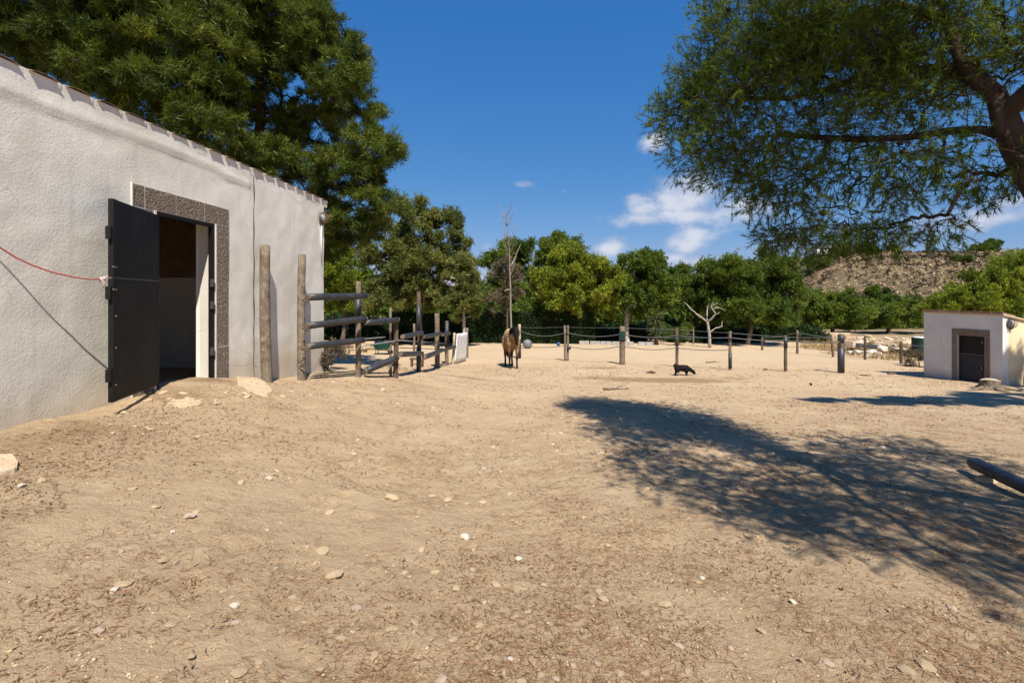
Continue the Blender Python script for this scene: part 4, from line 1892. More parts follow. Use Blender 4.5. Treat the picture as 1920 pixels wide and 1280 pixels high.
    r2 = np.repeat(np.arange(m), nn)
    k = len(r2)
    f = .32 + .68 * rng.random(k) ** np.where(dr[r2] > .6, .5, .8)
    pos = np.where((f < .5)[:, None], st[r2] + (mid - st)[r2] * (f * 2)[:, None], mid[r2] + (end - mid)[r2] * ((f - .5) * 2)[:, None])
    ax = np.where((f < .5)[:, None], d[r2], d2[r2])
    nd = unit(ax * .95 + rng.normal(size=(k, 3)) * .55)
    vv = TV[rep][r2]
    L = np.where(vv, rng.uniform(.045, .08, k), rng.uniform(.08, .13, k))
    Wd = np.where(vv, .0060, .014)
    tint = np.clip(.45 + rng.normal(size=len(TP))[rep][r2] * .16 + rng.normal(size=k) * .12 - .12 * dr[r2], 0, 1)
    V, F, T_ = blades(pos, nd, L, Wd, tint)
    np_mesh('crown', V, F, M['pine_near'], root, tint=T_)
    # cones
    idx = rng.choice(np.where(TV)[0], 34, replace=False)
    for i in idx:
        c = Vector(TP[i])
        ax = Vector(rng.normal(size=3) + np.array((0, 0, -.6))).normalized()
        mb = MB()
        mb.tube([c, c + ax * .012, c + ax * .035, c + ax * .06, c + ax * .078], [.008, .022, .026, .018, .004], 7, True, .12, rnd)
        mb.build('cone', M['bark'], root)


build_right_pine()


def build_shadow_pine():
    # the pine beyond the right edge of the frame whose shadow crosses the yard before the shed
    b = (11.2, 6.2, gz(11.2, 6.2))
    lob = [(np.array((8.6, 5.45, 5.6)), (1.3, .32, .4), .8), (np.array((10.6, 5.5, 5.8)), (1.6, .45, .5), 1), (np.array((12.6, 5.8, 6.0)), (1.4, .6, .6), 1), (np.array((15.4, 8.0, 6.3)), (.9, .6, .5), .5)]
    tree('pine_tree', 'pine past the right edge known by the thin shadow strip before the shed', b, lob, 40, M['pine_left'], M['bark'], .15, 9000, 10, .15, .018,
         rfrac=(.2, .4), tip_r=.009, minr=.006, feather=True, hug=.3)


build_shadow_pine()


# ------------------------------------------------------------------ the pines behind the stable
def build_left_pines():
    Y = 13.2
    b = (-6.9, 13.6, gz(-6.9, 13.6))
    lob = [lobe(520, 40, Y, 88, 84, 2.0, 1.2), lobe(610, 110, Y, 70, 70, 1.6, 1), lobe(655, 195, Y - .3, 60, 50, 1.4, .9), lobe(700, 285, Y - .6, 52, 36, 1.2, .8), lobe(650, 330, Y - .4, 66, 42, 1.4, .9),
           lobe(700, 385, Y - .6, 46, 30, 1.0, .6), lobe(655, 425, Y - .2, 58, 34, 1.2, .8), lobe(520, 320, Y, 90, 45, 1.6, .9), lobe(440, 110, Y, 90, 85, 1.8, 1.1), lobe(590, 250, Y + 1, 70, 50, 1.2, .7),
           lobe(500, -80, Y, 100, 90, 2.2, 1.1), lobe(420, -100, Y, 120, 80, 2.2, .9), lobe(590, 400, Y + .6, 60, 50, 1.2, .7), lobe(590, 40, Y, 38, 40, 1, .5), lobe(560, 175, Y + .5, 70, 50, 1.4, .5), lobe(500, 250, Y + 1, 80, 40, 1.4, .6), lobe(600, 460, Y + .4, 40, 40, 1, .5)]
    lob = [(np.array(c), r, w) for c, r, w in lob]
    tp = [np.array(b) + np.array((0, 0, -.3)), np.array(at(470, 420, 13.6)), np.array(at(478, 300, 13.5)), np.array(at(490, 220, 13.4)), np.array(at(485, 120, 13.3)), np.array(at(500, 20, 13.2)), np.array(at(510, -90, 13.2))]
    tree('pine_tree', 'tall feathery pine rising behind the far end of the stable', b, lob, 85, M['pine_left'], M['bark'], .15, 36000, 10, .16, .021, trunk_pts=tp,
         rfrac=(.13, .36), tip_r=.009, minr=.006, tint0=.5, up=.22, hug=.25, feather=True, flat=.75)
    Y = 11.8
    b = (-11.2, 12.0, gz(-11.2, 12.0))
    lob = [lobe(110, 30, Y, 130, 90, 1.8, 1.1), lobe(270, 60, Y - .2, 110, 90, 1.8, 1.2), lobe(350, 170, Y - .3, 90, 70, 1.5, 1.0), lobe(250, 160, Y, 90, 60, 1.5, .8), lobe(400, 250, Y - .2, 70, 40, 1.2, .7),
           lobe(0, 50, Y, 90, 70, 1.6, .7), lobe(180, -90, Y, 190, 90, 2.2, 1.2), lobe(340, -60, Y, 100, 80, 1.8, .9), lobe(450, 290, Y + .2, 60, 36, 1.0, .5), lobe(150, 110, Y + .6, 90, 40, 1.2, .5), lobe(300, 200, Y, 90, 50, 1.3, .8), lobe(200, 110, Y, 110, 60, 1.5, .9), lobe(60, 90, Y, 90, 50, 1.5, .8), lobe(400, 100, Y, 80, 80, 1.6, .9)]
    lob = [(np.array(c), r, w) for c, r, w in lob]
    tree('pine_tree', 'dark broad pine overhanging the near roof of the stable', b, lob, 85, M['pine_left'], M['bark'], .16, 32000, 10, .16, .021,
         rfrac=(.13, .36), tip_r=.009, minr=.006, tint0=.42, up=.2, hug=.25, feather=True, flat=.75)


build_left_pines()


# ------------------------------------------------------------------ the belt of trees behind the paddock
def far_tree(label, fol, basepx, Y, lobs, tufts=4200, name='pine_tree', per=30, trunk_r=.14, nl=.20, nw=.060, nd=7, tint0=.5, bark='bark_far', rfrac=(.18, .40), up=.4, shell=(.4, 1.0), droop=0):
    x = (basepx - 960) / FPX * Y
    base = (x, Y, gz(x, Y))
    L = [(np.array(c), r, w) for c, r, w in (lobe(px, py, Y + dy, rx * 1.08, ry * 1.08, rd * 1.1, w) for (px, py, rx, ry, dy, rd, w) in lobs)]
    return tree(name, label, base, L, per, M[fol], M[bark], trunk_r, int(tufts * 2.2), 8, nl * .78, nw * 1.2, 'trees behind the paddock', rfrac=rfrac, tip_r=.016, minr=.016, tint0=tint0, up=up, shell=shell, droop=droop,
                feather=True, flat=.85, hug=.4, soft=.24)


far_tree('bright bushy tree between the stable corner and the big leafy tree', 'pine_bright', 640, 30, [(640, 500, 34, 34, 0, 1.6, 1), (618, 540, 30, 40, 0, 1.4, 1), (660, 545, 34, 36, 0, 1.4, 1), (600, 500, 30, 30, 0, 1.4, .8)], 3800, tint0=.35)
far_tree('tall spreading leafy tree right of the stable, highest of the tree belt', 'pine_olive', 790, 27,
         [(770, 425, 58, 38, 0, 1.7, 1), (835, 440, 40, 36, 0, 1.4, .9), (740, 490, 55, 45, 0, 1.7, 1), (800, 500, 60, 45, -.5, 1.7, 1), (850, 510, 36, 40, 0, 1.4, .8), (725, 555, 50, 34, 0, 1.5, .9), (790, 560, 55, 30, -.5, 1.6, .9), (705, 465, 25, 26, 0, 1, .4)], 8500, per=32, tint0=.55, nl=.17, nw=.05)
far_tree('slim pale-stemmed young tree left of the bare tall tree', 'pine_olive', 871, 25.5, [(862, 520, 26, 34, 0, .9, 1), (878, 560, 26, 30, 0, .9, 1), (852, 575, 24, 24, 0, .8, .8)], 2600, tint0=.55, trunk_r=.09, bark='dead', nl=.16, nw=.045)
far_tree('wide rounded green tree behind the bare tall tree', 'pine_mid', 1010, 35, [(1000, 480, 60, 34, 0, 2, 1), (1050, 485, 40, 36, 0, 1.8, 1), (945, 490, 36, 36, 0, 1.6, .9), (990, 540, 60, 36, 0, 2, .9), (930, 545, 34, 36, 0, 1.6, .8)], 5200, tint0=.5)
far_tree('bright yellow-green domed pine right of the horse', 'pine_bright', 1087, 29, [(1085, 505, 46, 36, 0, 1.8, 1), (1050, 535, 40, 36, -.3, 1.6, 1), (1122, 535, 36, 40, 0, 1.6, 1), (1085, 565, 56, 26, 0, 1.8, .9), (1040, 575, 30, 20, 0, 1.4, .5), (1135, 575, 26, 24, 0, 1.2, .5)], 5200, tint0=.58)
far_tree('dark green pine with a crooked pale trunk beside the yucca', 'pine_mid', 1178, 29.5, [(1195, 510, 42, 32, 0, 1.6, 1), (1165, 545, 30, 34, 0, 1.4, 1), (1222, 545, 34, 38, 0, 1.5, 1), (1195, 575, 40, 22, 0, 1.5, .8)], 4200, tint0=.45, bark='dead', trunk_r=.14)
far_tree('loose topped pine behind the bleached dead tree', 'pine_mid', 1300, 33, [(1300, 525, 40, 28, 0, 1.6, 1), (1345, 530, 36, 32, 0, 1.5, 1), (1270, 560, 34, 30, 0, 1.4, 1), (1330, 570, 50, 28, 0, 1.8, .9), (1262, 522, 18, 18, 0, .9, .4)], 4200, tint0=.5)
far_tree('broad dense pine at the right end of the tree belt', 'pine_mid', 1400, 29.5, [(1380, 520, 44, 34, 0, 1.5, 1), (1440, 515, 44, 36, 0, 1.5, 1), (1470, 555, 34, 40, 0, 1.3, 1), (1400, 570, 56, 34, -.4, 1.7, 1), (1450, 598, 46, 24, -.3, 1.4, .8), (1365, 590, 36, 24, 0, 1.2, .6)], 6800, per=32, tint0=.52, nl=.17, nw=.05)
far_tree('low round bush-like pine under the hillside', 'pine_mid', 1560, 37, [(1540, 585, 44, 30, 0, 2, 1), (1585, 580, 38, 28, 0, 2, 1), (1565, 602, 50, 16, 0, 2, .6)], 3800, tint0=.52, nl=.22, nw=.07)
far_tree('flat topped pine left of the small shed, below the hill', 'pine_mid', 1660, 44, [(1645, 592, 36, 22, 0, 2, 1), (1690, 590, 44, 26, 0, 2.2, 1), (1735, 585, 30, 28, 0, 2, 1)], 3600, tint0=.5, nl=.25, nw=.08)
far_tree('spreading bright pine rising behind the small shed', 'pine_bright', 1830, 23, [(1795, 572, 38, 26, 0, 1.3, 1), (1845, 556, 42, 32, 0, 1.5, 1), (1895, 536, 40, 44, 0, 1.5, 1), (1950, 535, 60, 60, 0, 1.7, 1), (1765, 588, 28, 18, 0, 1.1, .6), (1850, 590, 80, 24, 0, 1.6, .8)], 7000, per=32, tint0=.5, nl=.16, nw=.045)
far_tree('brownish half-dry shrub at the foot of the bare tall tree', 'dry_leaf', 950, 27.5, [(945, 520, 24, 36, 0, .9, 1), (930, 570, 26, 30, 0, .9, 1), (968, 545, 14, 34, 0, .6, .6)], 420, name='shrub', tint0=.4, trunk_r=.06, nl=.16, nw=.03)


def foliage_mass(name, label, blobs, fol, n, nd, nl, nw, kind, cat=None, tint0=.45):
    """shrubs that read as one mass"""
    C = np.array([b[0] for b in blobs])
    Rd = np.array([b[1] for b in blobs])
    w = Rd.prod(1) ** (2 / 3)
    idx = rng.choice(len(C), n, p=w / w.sum())
    d = unit(rng.normal(size=(n, 3)) + np.array((0, -.15, .35)))
    P = C[idx] + d * Rd[idx] * (rng.uniform(.5, 1.05, n) ** .5)[:, None]
    rep = np.repeat(np.arange(n), nd)
    m = len(rep)
    dd = unit(d[rep] + rng.normal(size=(m, 3)) * .8)
    V, F, T = blades(P[rep] + rng.normal(size=(m, 3)) * nl * .4, dd, rng.uniform(.6, 1.2, m) * nl, rng.uniform(.7, 1.3, m) * nw,
                     np.clip(tint0 + rng.uniform(-.2, .2, len(C))[idx][rep] + rng.normal(size=m) * .13, 0, 1))
    o = np_mesh(name, V, F, M[fol], None, tint=T)
    return tag(o, label, cat, None, kind)


bl = []
for k in range(70):
    px = 540 + 1000 * k / 69 + rng.uniform(-14, 14)
    Yk = rng.uniform(48, 66)
    h = rng.uniform(44, 88) * (.6 if px > 1400 else 1)
    c = at(px, 612 - h * .5, Yk)
    bl.append((np.array(c), np.array((rng.uniform(2.2, 3.8), 2.5, h * .62 * Yk / FPX))))
for k in range(26):
    px = 1500 + 560 * k / 25
    Yk = rng.uniform(50, 70)
    c = at(px, 596, Yk)
    bl.append((np.array(c), np.array((3.0, 2.5, 1.6))))
foliage_mass('distant_wood', 'dim mass of trees far behind the paddock', bl, 'pine_mid', 24000, 6, .45, .24, 'stuff', tint0=.4)
bl = []
for k in range(80):
    px = 600 + 920 * k / 79 + rng.uniform(-8, 8)
    Yk = rng.uniform(31, 37)
    h = rng.uniform(10, 30)
    x = (px - 960) / FPX * Yk
    z = gz(x, Yk)
    rz = h * .75 * Yk / FPX
    bl.append((np.array((x, Yk, z + rz * .6)), np.array((rng.uniform(.7, 1.3), .8, rz))))
foliage_mass('undergrowth', 'dark shrubby undergrowth below the tree belt', bl, 'hedge', 16000, 6, .25, .14, 'stuff', tint0=.6)


def build_hedge():
    Y = 29.0
    x0, x1 = (738 - 960) / FPX * Y, (1112 - 960) / FPX * Y
    base = Vector(((x0 + x1) / 2, Y, gz(0, Y)))
    root = thing('clipped_hedge', 'long dark clipped hedge along the back of the paddock', 'hedge', base)
    n = 15000
    x = rng.uniform(x0, x1, n)
    ztop = EYE - (590 - HOR) / FPX * Y
    y = Y + rng.uniform(-.45, .45, n)
    face = rng.random(n)
    y = np.where(face < .65, Y - .45 + np.abs(rng.normal(size=n)) * .08, y)
    bump = .10 * fbm(x * .9, x * 0, 51, 3)
    zb = zg(x, np.full(n, Y)) - .05
    f = rng.random(n)
    f = np.where(face > .72, 1 + rng.normal(size=n) * .02, f)
    z = zb + (ztop + bump - zb) * f
    rep = np.repeat(np.arange(n), 4)
    m = len(rep)
    dd = unit(rng.normal(size=(m, 3)) * .7 + np.array((0, -.5, .55)))
    P = np.stack([x, y, z], 1)[rep] + rng.normal(size=(m, 3)) * .04
    V, F, T = blades(P, dd, rng.uniform(.08, .15, m), rng.uniform(.05, .07, m), np.clip(.45 + rng.normal(size=m) * .2, 0, 1))
    np_mesh('foliage', V, F, M['hedge'], root, tint=T)
    mb = MB()
    for k in range(26):
        xx = x0 + (x1 - x0) * (k + .5) / 26
        z = gz(xx, Y)
        mb.tube([Vector((xx, Y, z - .1)), Vector((xx + .05, Y, z + .5)), Vector((xx, Y + .05, z + 1.1))], [.03, .025, .012], 5)
    st = mb.build('stem', M['bark_far'], root)
    st['kind'] = 'stuff'


build_hedge()


def bare_tree(name, label, chains, Y, mat, twig=None):
    """a leafless tree drawn as tapering limbs: lists of (px, py, dy, radius_px)"""
    c0 = chains[0][0]
    x = (c0[0] - 960) / FPX * Y
    base = Vector((x, Y, gz(x, Y)))
    root = thing(name, label, 'tree', base)
    for i, ch in enumerate(chains):
        pts = [at(p[0], p[1], Y + p[2]) for p in ch]
        if i == 0:
            pts[0] = base - Vector((0, 0, .15))
        rad = [p[3] * Y / FPX for p in ch]
        # rounder course
        P2, R2 = [], []
        for j in range(len(pts) - 1):
            for f in (0, .5):
                P2.append(pts[j].lerp(pts[j + 1], f) + Vector((rnd.uniform(-1, 1), rnd.uniform(-1, 1), rnd.uniform(-1, 1))) * .02)
                R2.append(rad[j] * (1 - f) + rad[j + 1] * f)
        P2.append(pts[-1])
        R2.append(rad[-1])
        mb = MB()
        mb.tube(P2, R2, 7, True, .08, rnd)
        mb.build('trunk' if i == 0 else 'branch', M[mat], root, smooth=True)
    return root


bare_tree('dead_tree', 'bleached white dead tree with forked bare branches right of the dog', [
    [(1331, 645, 0, 2.90), (1330, 625, 0, 2.67), (1328, 612, 0, 2.55), (1326, 602, 0, 2.32)],
    [(1326, 604, 0, 1.74), (1315, 595, 0, 1.62), (1305, 588, .1, 1.39), (1296, 580, .1, 1.16), (1288, 571, .2, 0.93), (1282, 566, .2, 0.35)],
    [(1327, 603, 0, 1.74), (1336, 596, -.2, 1.62), (1341, 588, -.3, 1.39), (1336, 580, -.3, 1.28), (1333, 574, -.3, 0.99), (1337, 566, -.4, 0.46)],
    [(1326, 602, 0, 1.39), (1325, 590, .2, 1.28), (1326, 580, .3, 0.93), (1328, 572, .3, 0.46)],
    [(1336, 580, -.3, 1.16), (1343, 576, -.4, 1.04), (1352, 578, -.5, 0.75), (1360, 583, -.6, 0.35)],
    [(1340, 588, -.3, 1.04), (1346, 589, -.4, 0.75), (1350, 585, -.4, 0.35)],
    [(1334, 574, -.3, 0.87), (1341, 570, -.3, 0.64), (1346, 568, -.3, 0.29)],
    [(1331, 622, 0, 1.16), (1342, 615, .3, 1.04), (1353, 612, .5, 0.87), (1355, 602, .6, 0.46)]], 27.0, 'dead_grey')
tw = [[(959, 612, 0, 2.1), (957.5, 575, 0, 1.7), (957, 540, 0, 1.4), (956, 500, 0, 1.1), (955, 470, 0, .85), (953, 440, 0, .8), (951, 415, 0, .5), (948, 392, 0, .25)],
      [(957, 500, 0, 1.6), (964, 485, .2, 1.3), (971, 470, .2, .9), (976, 458, .2, .4)], [(957, 545, 0, 1.4), (952, 542, -.2, 1.2), (946, 546, -.3, .9)]]
for k in range(26):
    y0 = rnd.uniform(400, 520)
    x0 = 955 - (520 - y0) * .045
    s = rnd.choice((-1, 1))
    l = rnd.uniform(15, 40)
    tw.append([(x0, y0, 0, .5), (x0 + s * l * .22, y0 - l * .4, rnd.uniform(-.3, .3), .35), (x0 + s * l * .38, y0 - l, rnd.uniform(-.5, .5), .15)])
bare_tree('bare_tree', 'tall slender leafless tree rising behind the horse', tw, 26.0, 'bark_grey')


def build_yucca():
    g = at(1231, 640, 28.5)
    g.z = gz(g.x, g.y)
    root = thing('yucca_plant', 'spiky yucca with a hanging skirt of leaves at the paddock edge', 'plant', g)
    top = at(1229, 588, 28.5)
    mb = MB()
    mb.tube([g - Vector((0, 0, .1)), g.lerp(top, .5), top], [.14, .11, .09], 8, True, .1, rnd)
    mb.build('stem', M['bark_far'], root, smooth=True)
    n = 420
    f = rng.random(n)
    P = np.array(top) + (np.array(g) - np.array(top)) * (f * .55)[:, None]
    d = unit(rng.normal(size=(n, 3)) * np.array((1, 1, .5)) + np.stack([0 * f, 0 * f, .8 - 2.2 * f], 1))
    V, F, T = leaves(P, d, rng.uniform(.45, .7, n), np.full(n, .05), np.clip(.75 - .5 * f + rng.normal(size=n) * .1, 0, 1))
    np_mesh('leaf_rosette', V, F, M['cypress'], root, tint=T)


build_yucca()


# ------------------------------------------------------------------ hillside dressing
def build_hill_dressing():
    n = 6500
    x = rng.uniform(60, 300, n * 3)
    y = rng.uniform(84, 156, n * 3)
    q = fbm(x * .05, y * .09, 61, 3) + .35 * rng.normal(size=n * 3)
    P = np.stack([x, y, hill_z(x, y) - .35], 1)
    keep = (x > 70)
    rocks = P[keep & (q > .05)][:n]
    V, F = scatter_rocks(rocks, rng.uniform(.15, .42, len(rocks)), .7)
    tag(np_mesh('hill_rocks', V, F, M['hillrock']), 'tan boulders scattered over the hillside', kind='stuff')
    sc = P[keep & (q < .05)][:n]
    r3 = np.repeat(np.arange(len(sc)), 9)
    V, F, _ = blades(sc[r3] + rng.normal(size=(len(r3), 3)) * .25, unit(rng.normal(size=(len(r3), 3)) * np.array((1, 1, .5)) + np.array((0, 0, .6))), rng.uniform(.3, .8, len(r3)), rng.uniform(.25, .5, len(r3)), np.zeros(len(r3)))
    tag(np_mesh('hill_scrub', V, F, M['scrub']), 'low grey scrub scattered over the hillside', kind='stuff')
    spots = [(1604, 474, 148, 36, 13, 'dark round bush left on the hill crest by the white house'), (1628, 497, 140, 15, 12, 'lone dark bush on the slope below the hill crest'),
             (1674, 468, 150, 11, 8, 'small bush standing alone on the hill skyline'), (1840, 470, 150, 24, 11, 'wide dark bush on the hill skyline toward the right'),
             (1862, 464, 152, 18, 12, 'taller bush on the hill skyline beside the wide one'), (1645, 552, 110, 20, 12, 'greyish bush low on the hill above the flat pine'),
             (1806, 513, 130, 14, 6, 'flat bush on the right of the hill slope'), (1545, 512, 140, 22, 14, 'bush below the white house on the hill'), (1520, 500, 140, 20, 16, 'dark bush left of the white house on the hill'),
             (1585, 500, 142, 14, 8, 'small bush right below the white house')]
    for (px, py, Y, rx, ry, lab) in spots:
        c = at(px, py, Y)
        z = float(hill_z(c.x, c.y)) - .4
        k = Y / FPX
        c.z = max(c.z, z + ry * k * .3)
        L = [(np.array(c), (rx * k, rx * k * .8, ry * k), 1), (np.array(c + Vector((rx * k * .5, 0, -ry * k * .2))), (rx * k * .5, rx * k * .5, ry * k * .7), .6)]
        tree('hill_bush', lab, (c.x, c.y, z), L, 10, M['pine_mid'], M['bark_far'], .15, 700, 6, .55, .22, 'bushes on the hill', tip_r=.04, minr=.03, tint0=.2, cat='bush')
    # white house half hidden behind the twigs
    c = at(1552, 478, 156)
    base = Vector((c.x, c.y, float(hill_z(c.x, c.y)) - 1))
    k = 156 / FPX
    root = thing('hillside_house', 'white house on the hill half hidden behind the pine twigs', 'house', base)
    w, h = 62 * k, 26 * k
    zb = c.z - h * .55
    mb = MB()
    mb.box((c.x, c.y, (base.z + zb + h) / 2), (w, 6, zb + h - base.z))
    mb.build('wall', M['conduit'], root)
    mb = MB()
    mb.box((c.x, c.y, zb + h + .15), (w + .8, 6.8, .3))
    rf = mb.build('roof', M['tile_clay'], root)
    mb = MB()
    mb.box((c.x, c.y - 3.6, zb + h * .52), (w + .6, 1.3, .22))
    mb.build('balcony', M['conduit'], root)
    for i in range(4):
        for j in range(2):
            mb = MB()
            mb.box((c.x + (i - 1.5) * w / 4.2, c.y - 3.02, zb + h * (.26 + .5 * j)), (1.2, .1, 1.3))
            mb.build('window', M['door_blue'], root)


build_hill_dressing()


# ------------------------------------------------------------------ animals
def remeshed(mb, name, mat, parent, vox, smooth=4):
    o = mb.build(name, mat, parent, smooth=True)
    md = o.modifiers.new('remesh', 'REMESH')
    md.mode = 'VOXEL'
    md.voxel_size = vox
    md.use_smooth_shade = True
    s = o.modifiers.new('smooth', 'SMOOTH')
    s.iterations = smooth
    s.factor = .5
    return o


def horse_mat():
    m = MT('dun_coat', .75, .1)
    sx = m.N.new('ShaderNodeSeparateXYZ')
    m.link(m.co(), sx.inputs[0])
    n = m.noise(6, 5, .6)
    c = m.ramp(n, [(.3, (.20, .115, .055)), (.7, (.29, .18, .092))])
    back = m.rng(m.op('ADD', sx.outputs[2], m.op('MULTIPLY', n, .15)), 1.05, 1.3)
    c = m.mix(back, c, (.38, .265, .15))
    leg = m.rng(m.op('ADD', sx.outputs[2], m.op('MULTIPLY', m.op('SUBTRACT', n, .5), .2)), .62, .42)
    c = m.mix(leg, c, (.020, .014, .011))
    face = m.rng(m.op('ADD', sx.outputs[1], m.op('MULTIPLY', m.op('SUBTRACT', n, .5), .1)), -.60, -.74)
    hi = m.rng(sx.outputs[2], .72, .82)
    c = m.mix(m.op('MULTIPLY', face, hi), c, (.011, .009, .008))
    m.color(c)
    m.bump(m.noise(60, 3), .003)
    return m.m


HAIR = mat_simple('black_hair', (.003, .0026, .002), (.010, .008, .006), 30, .95, .0, .03, (1, 1, .3))


def build_horse():
    g = ground_at(959, 691)
    g.y += .36
    g.z = gz(g.x, g.y) - .01
    root = thing('horse', 'dun horse with dark legs and face walking toward the camera', 'horse', g)
    ZERO = g
    mat = horse_mat()

    def q(x, y, z):
        return ZERO + Vector((x, y, z))
    mb = MB()
    mb.tube([q(0, -.50, .96), q(0, -.45, .96), q(0, -.36, .97), q(0, -.2, .985), q(0, .05, .955), q(0, .28, .955), q(0, .46, 1.0), q(0, .60, 1.01), q(0, .69, .98), q(0, .73, .95)],
            [.05, .14, .20, .235, .25, .25, .245, .21, .13, .05], 20, True, squash=1.2)
    mb.tube([q(0, -.16, 1.14), q(0, -.34, 1.13), q(0, -.52, 1.18), q(0, -.68, 1.27), q(0, -.80, 1.33)], [.15, .19, .155, .12, .085], 16, True, squash=1.2)
    mb.tube([q(0, -.76, 1.37), q(0, -.84, 1.34), q(0, -.90, 1.23), q(0, -.95, 1.09), q(0, -.99, .95), q(0, -1.01, .88), q(0, -1.005, .85)], [.05, .095, .105, .088, .066, .062, .04], 14, True, squash=1.1)
    for s in (-1, 1):
        fy = -.05 if s > 0 else .05
        mb.tube([q(s * .13, -.34, 1.0), q(s * .15, -.36, .82), q(s * .15, -.33 + fy * .3, .66), q(s * .14, -.345 + fy * .7, .50), q(s * .135, -.35 + fy, .41), q(s * .135, -.34 + fy, .26), q(s * .135, -.335 + fy, .15), q(s * .135, -.365 + fy, .07)],
                [.13, .125, .085, .056, .054, .036, .041, .043], 12)
        hy = .07 if s > 0 else -.05
        mb.tube([q(s * .13, .46, 1.0), q(s * .16, .42, .84), q(s * .165, .40, .70), q(s * .16, .52 + hy, .54), q(s * .155, .60 + hy, .45), q(s * .15, .575 + hy, .28), q(s * .15, .56 + hy, .15), q(s * .15, .53 + hy, .07)],
                [.16, .165, .125, .072, .058, .039, .043, .045], 12)
        mb.tube([q(s * .055, -.78, 1.39), q(s * .07, -.79, 1.45), q(s * .075, -.80, 1.51)], [.032, .028, .006], 8, squash=.6)
        mb.ball(q(s * .085, -.88, 1.26), .026, 8, 6)
        mb.ball(q(s * .035, -1.0, .91), .026, 8, 6)
    remeshed(mb, 'body', mat, root, .019, 5)
    for s in (-1, 1):
        fy = -.05 if s > 0 else .05
        hy = .07 if s > 0 else -.05
        for (x, y) in ((s * .135, -.37 + fy), (s * .15, .525 + hy)):
            m2 = MB()
            m2.tube([q(x, y, -.005), q(x, y + .005, .05), q(x, y + .012, .085)], [.062, .052, .042], 12)
            m2.build('hoof', M['rubber'], root, bevel=.004)
    m2 = MB()
    m2.tube([q(0, .70, 1.05), q(.01, .77, 1.0), q(.02, .80, .85), q(.01, .82, .6), q(-.01, .81, .40), q(0, .80, .25)], [.03, .045, .06, .075, .06, .01], 10, True, .12, rnd)
    m2.build('tail', HAIR, root, smooth=True)
    m2 = MB()
    for i in range(26):
        f = i / 25
        y = -.22 - .56 * f
        z = 1.30 + .10 * math.sin(f * 2.2) + .02 * f
        s = rnd.choice((-1, 1, 1))
        m2.tube([q(0, y, z), q(s * (.10 + .04 * (1 - f)), y - .02, z - .06), q(s * (.15 + .04 * (1 - f)), y - .04, z - .22 - .06 * rnd.random())], [.028, .024, .006], 6)
    for i in range(6):
        m2.tube([q(0, -.80, 1.42), q((i - 2.5) * .022, -.91, 1.34), q((i - 2.5) * .03, -.965, 1.19)], [.024, .02, .006], 6)
    mn = m2.build('mane', HAIR, root, smooth=True)
    root.rotation_euler = (0, 0, R(10))
    root.scale = (.86, 1, 1.03)


build_horse()


def build_dog():
    g = ground_at(1281, 703)
    g.z = gz(g.x, g.y) - .005
    root = thing('dog', 'small black dog sniffing the ground by the rope fence', 'dog', g)
    m = mat_simple('black_coat', (.003, .003, .003), (.008, .007, .006), 20, .8, .0, .15)

    def q(x, y, z):
        return g + Vector((x, y, z))
    mb = MB()
    mb.tube([q(-.27, 0, .27), q(-.23, 0, .28), q(-.12, 0, .275), q(.02, 0, .26), q(.12, 0, .245), q(.18, 0, .235)], [.04, .085, .10, .11, .115, .06], 14, True, squash=1.1)
    mb.tube([q(.10, 0, .27), q(.18, 0, .235), q(.25, 0, .185), q(.285, 0, .15)], [.085, .075, .062, .05], 12)
    mb.tube([q(.25, 0, .19), q(.30, 0, .15), q(.335, 0, .10), q(.36, 0, .055), q(.362, 0, .045)], [.045, .062, .048, .030, .016], 12)
    for s in (-1, 1):
        mb.tube([q(.10, s * .055, .22), q(.10, s * .06, .13), q(.095 + .02 * s, s * .06, .06), q(.12 + .02 * s, s * .06, .015)], [.055, .036, .026, .026], 8)
        mb.tube([q(-.20, s * .05, .25), q(-.18, s * .06, .16), q(-.24 + .03 * s, s * .06, .09), q(-.225 + .03 * s, s * .06, .015)], [.07, .055, .026, .026], 8)
        mb.tube([q(.275, s * .045, .20), q(.27, s * .075, .17), q(.285, s * .08, .12)], [.018, .026, .012], 8)
    root.scale = (1.0, 1.05, .88)
    remeshed(mb, 'body', m, root, .011, 4)
    m2 = MB()
    m2.tube([q(-.25, 0, .30), q(-.285, 0, .34), q(-.27, 0, .39), q(-.22, .01, .405), q(-.19, .015, .385)], [.024, .026, .028, .026, .008], 8, True, .1, rnd)
    m2.build('tail', m, root, smooth=True)
    m2 = MB()
    m2.ball(q(.362, 0, .047), .012, 8, 6)
    m2.build('nose', M['rubber'], root, smooth=True)


build_dog()


# ------------------------------------------------------------------ small things about the yard
def build_ball(px, py, rpx, mat, label, name='ball', yy=None):
    Y = yy
    c = at(px, py, Y)
    r = rpx * Y / FPX
    c.z = gz(c.x, c.y) + r * .96
    root = thing(name, label, 'ball', c - Vector((0, 0, r)))
    mb = MB()
    mb.ball(c, r, 20, 14, (1, 1, .97))
    mb.build('shell', M[mat], root, smooth=True)
    for k in range(2):
        mb = MB()
        mb.tube([c + Vector((r * 1.002 * math.cos(a), r * 1.002 * math.sin(a) * (1 if k else .25), r * .97 * (math.sin(a) * .97 if not k else .25))) * (1 if k == 0 else .985) for a in np.linspace(0, 2 * math.pi, 25)], r * .018, 5)
        mb.build('seam', M['rubber'], root, smooth=True)


build_ball(989, 642, 8.8, 'ball_grey', 'large grey rubber ball lying right of the horse', yy=25.0)
build_ball(1047, 640, 3.6, 'ball_blue', 'small blue ball lying far behind the rope fence', yy=27.0)


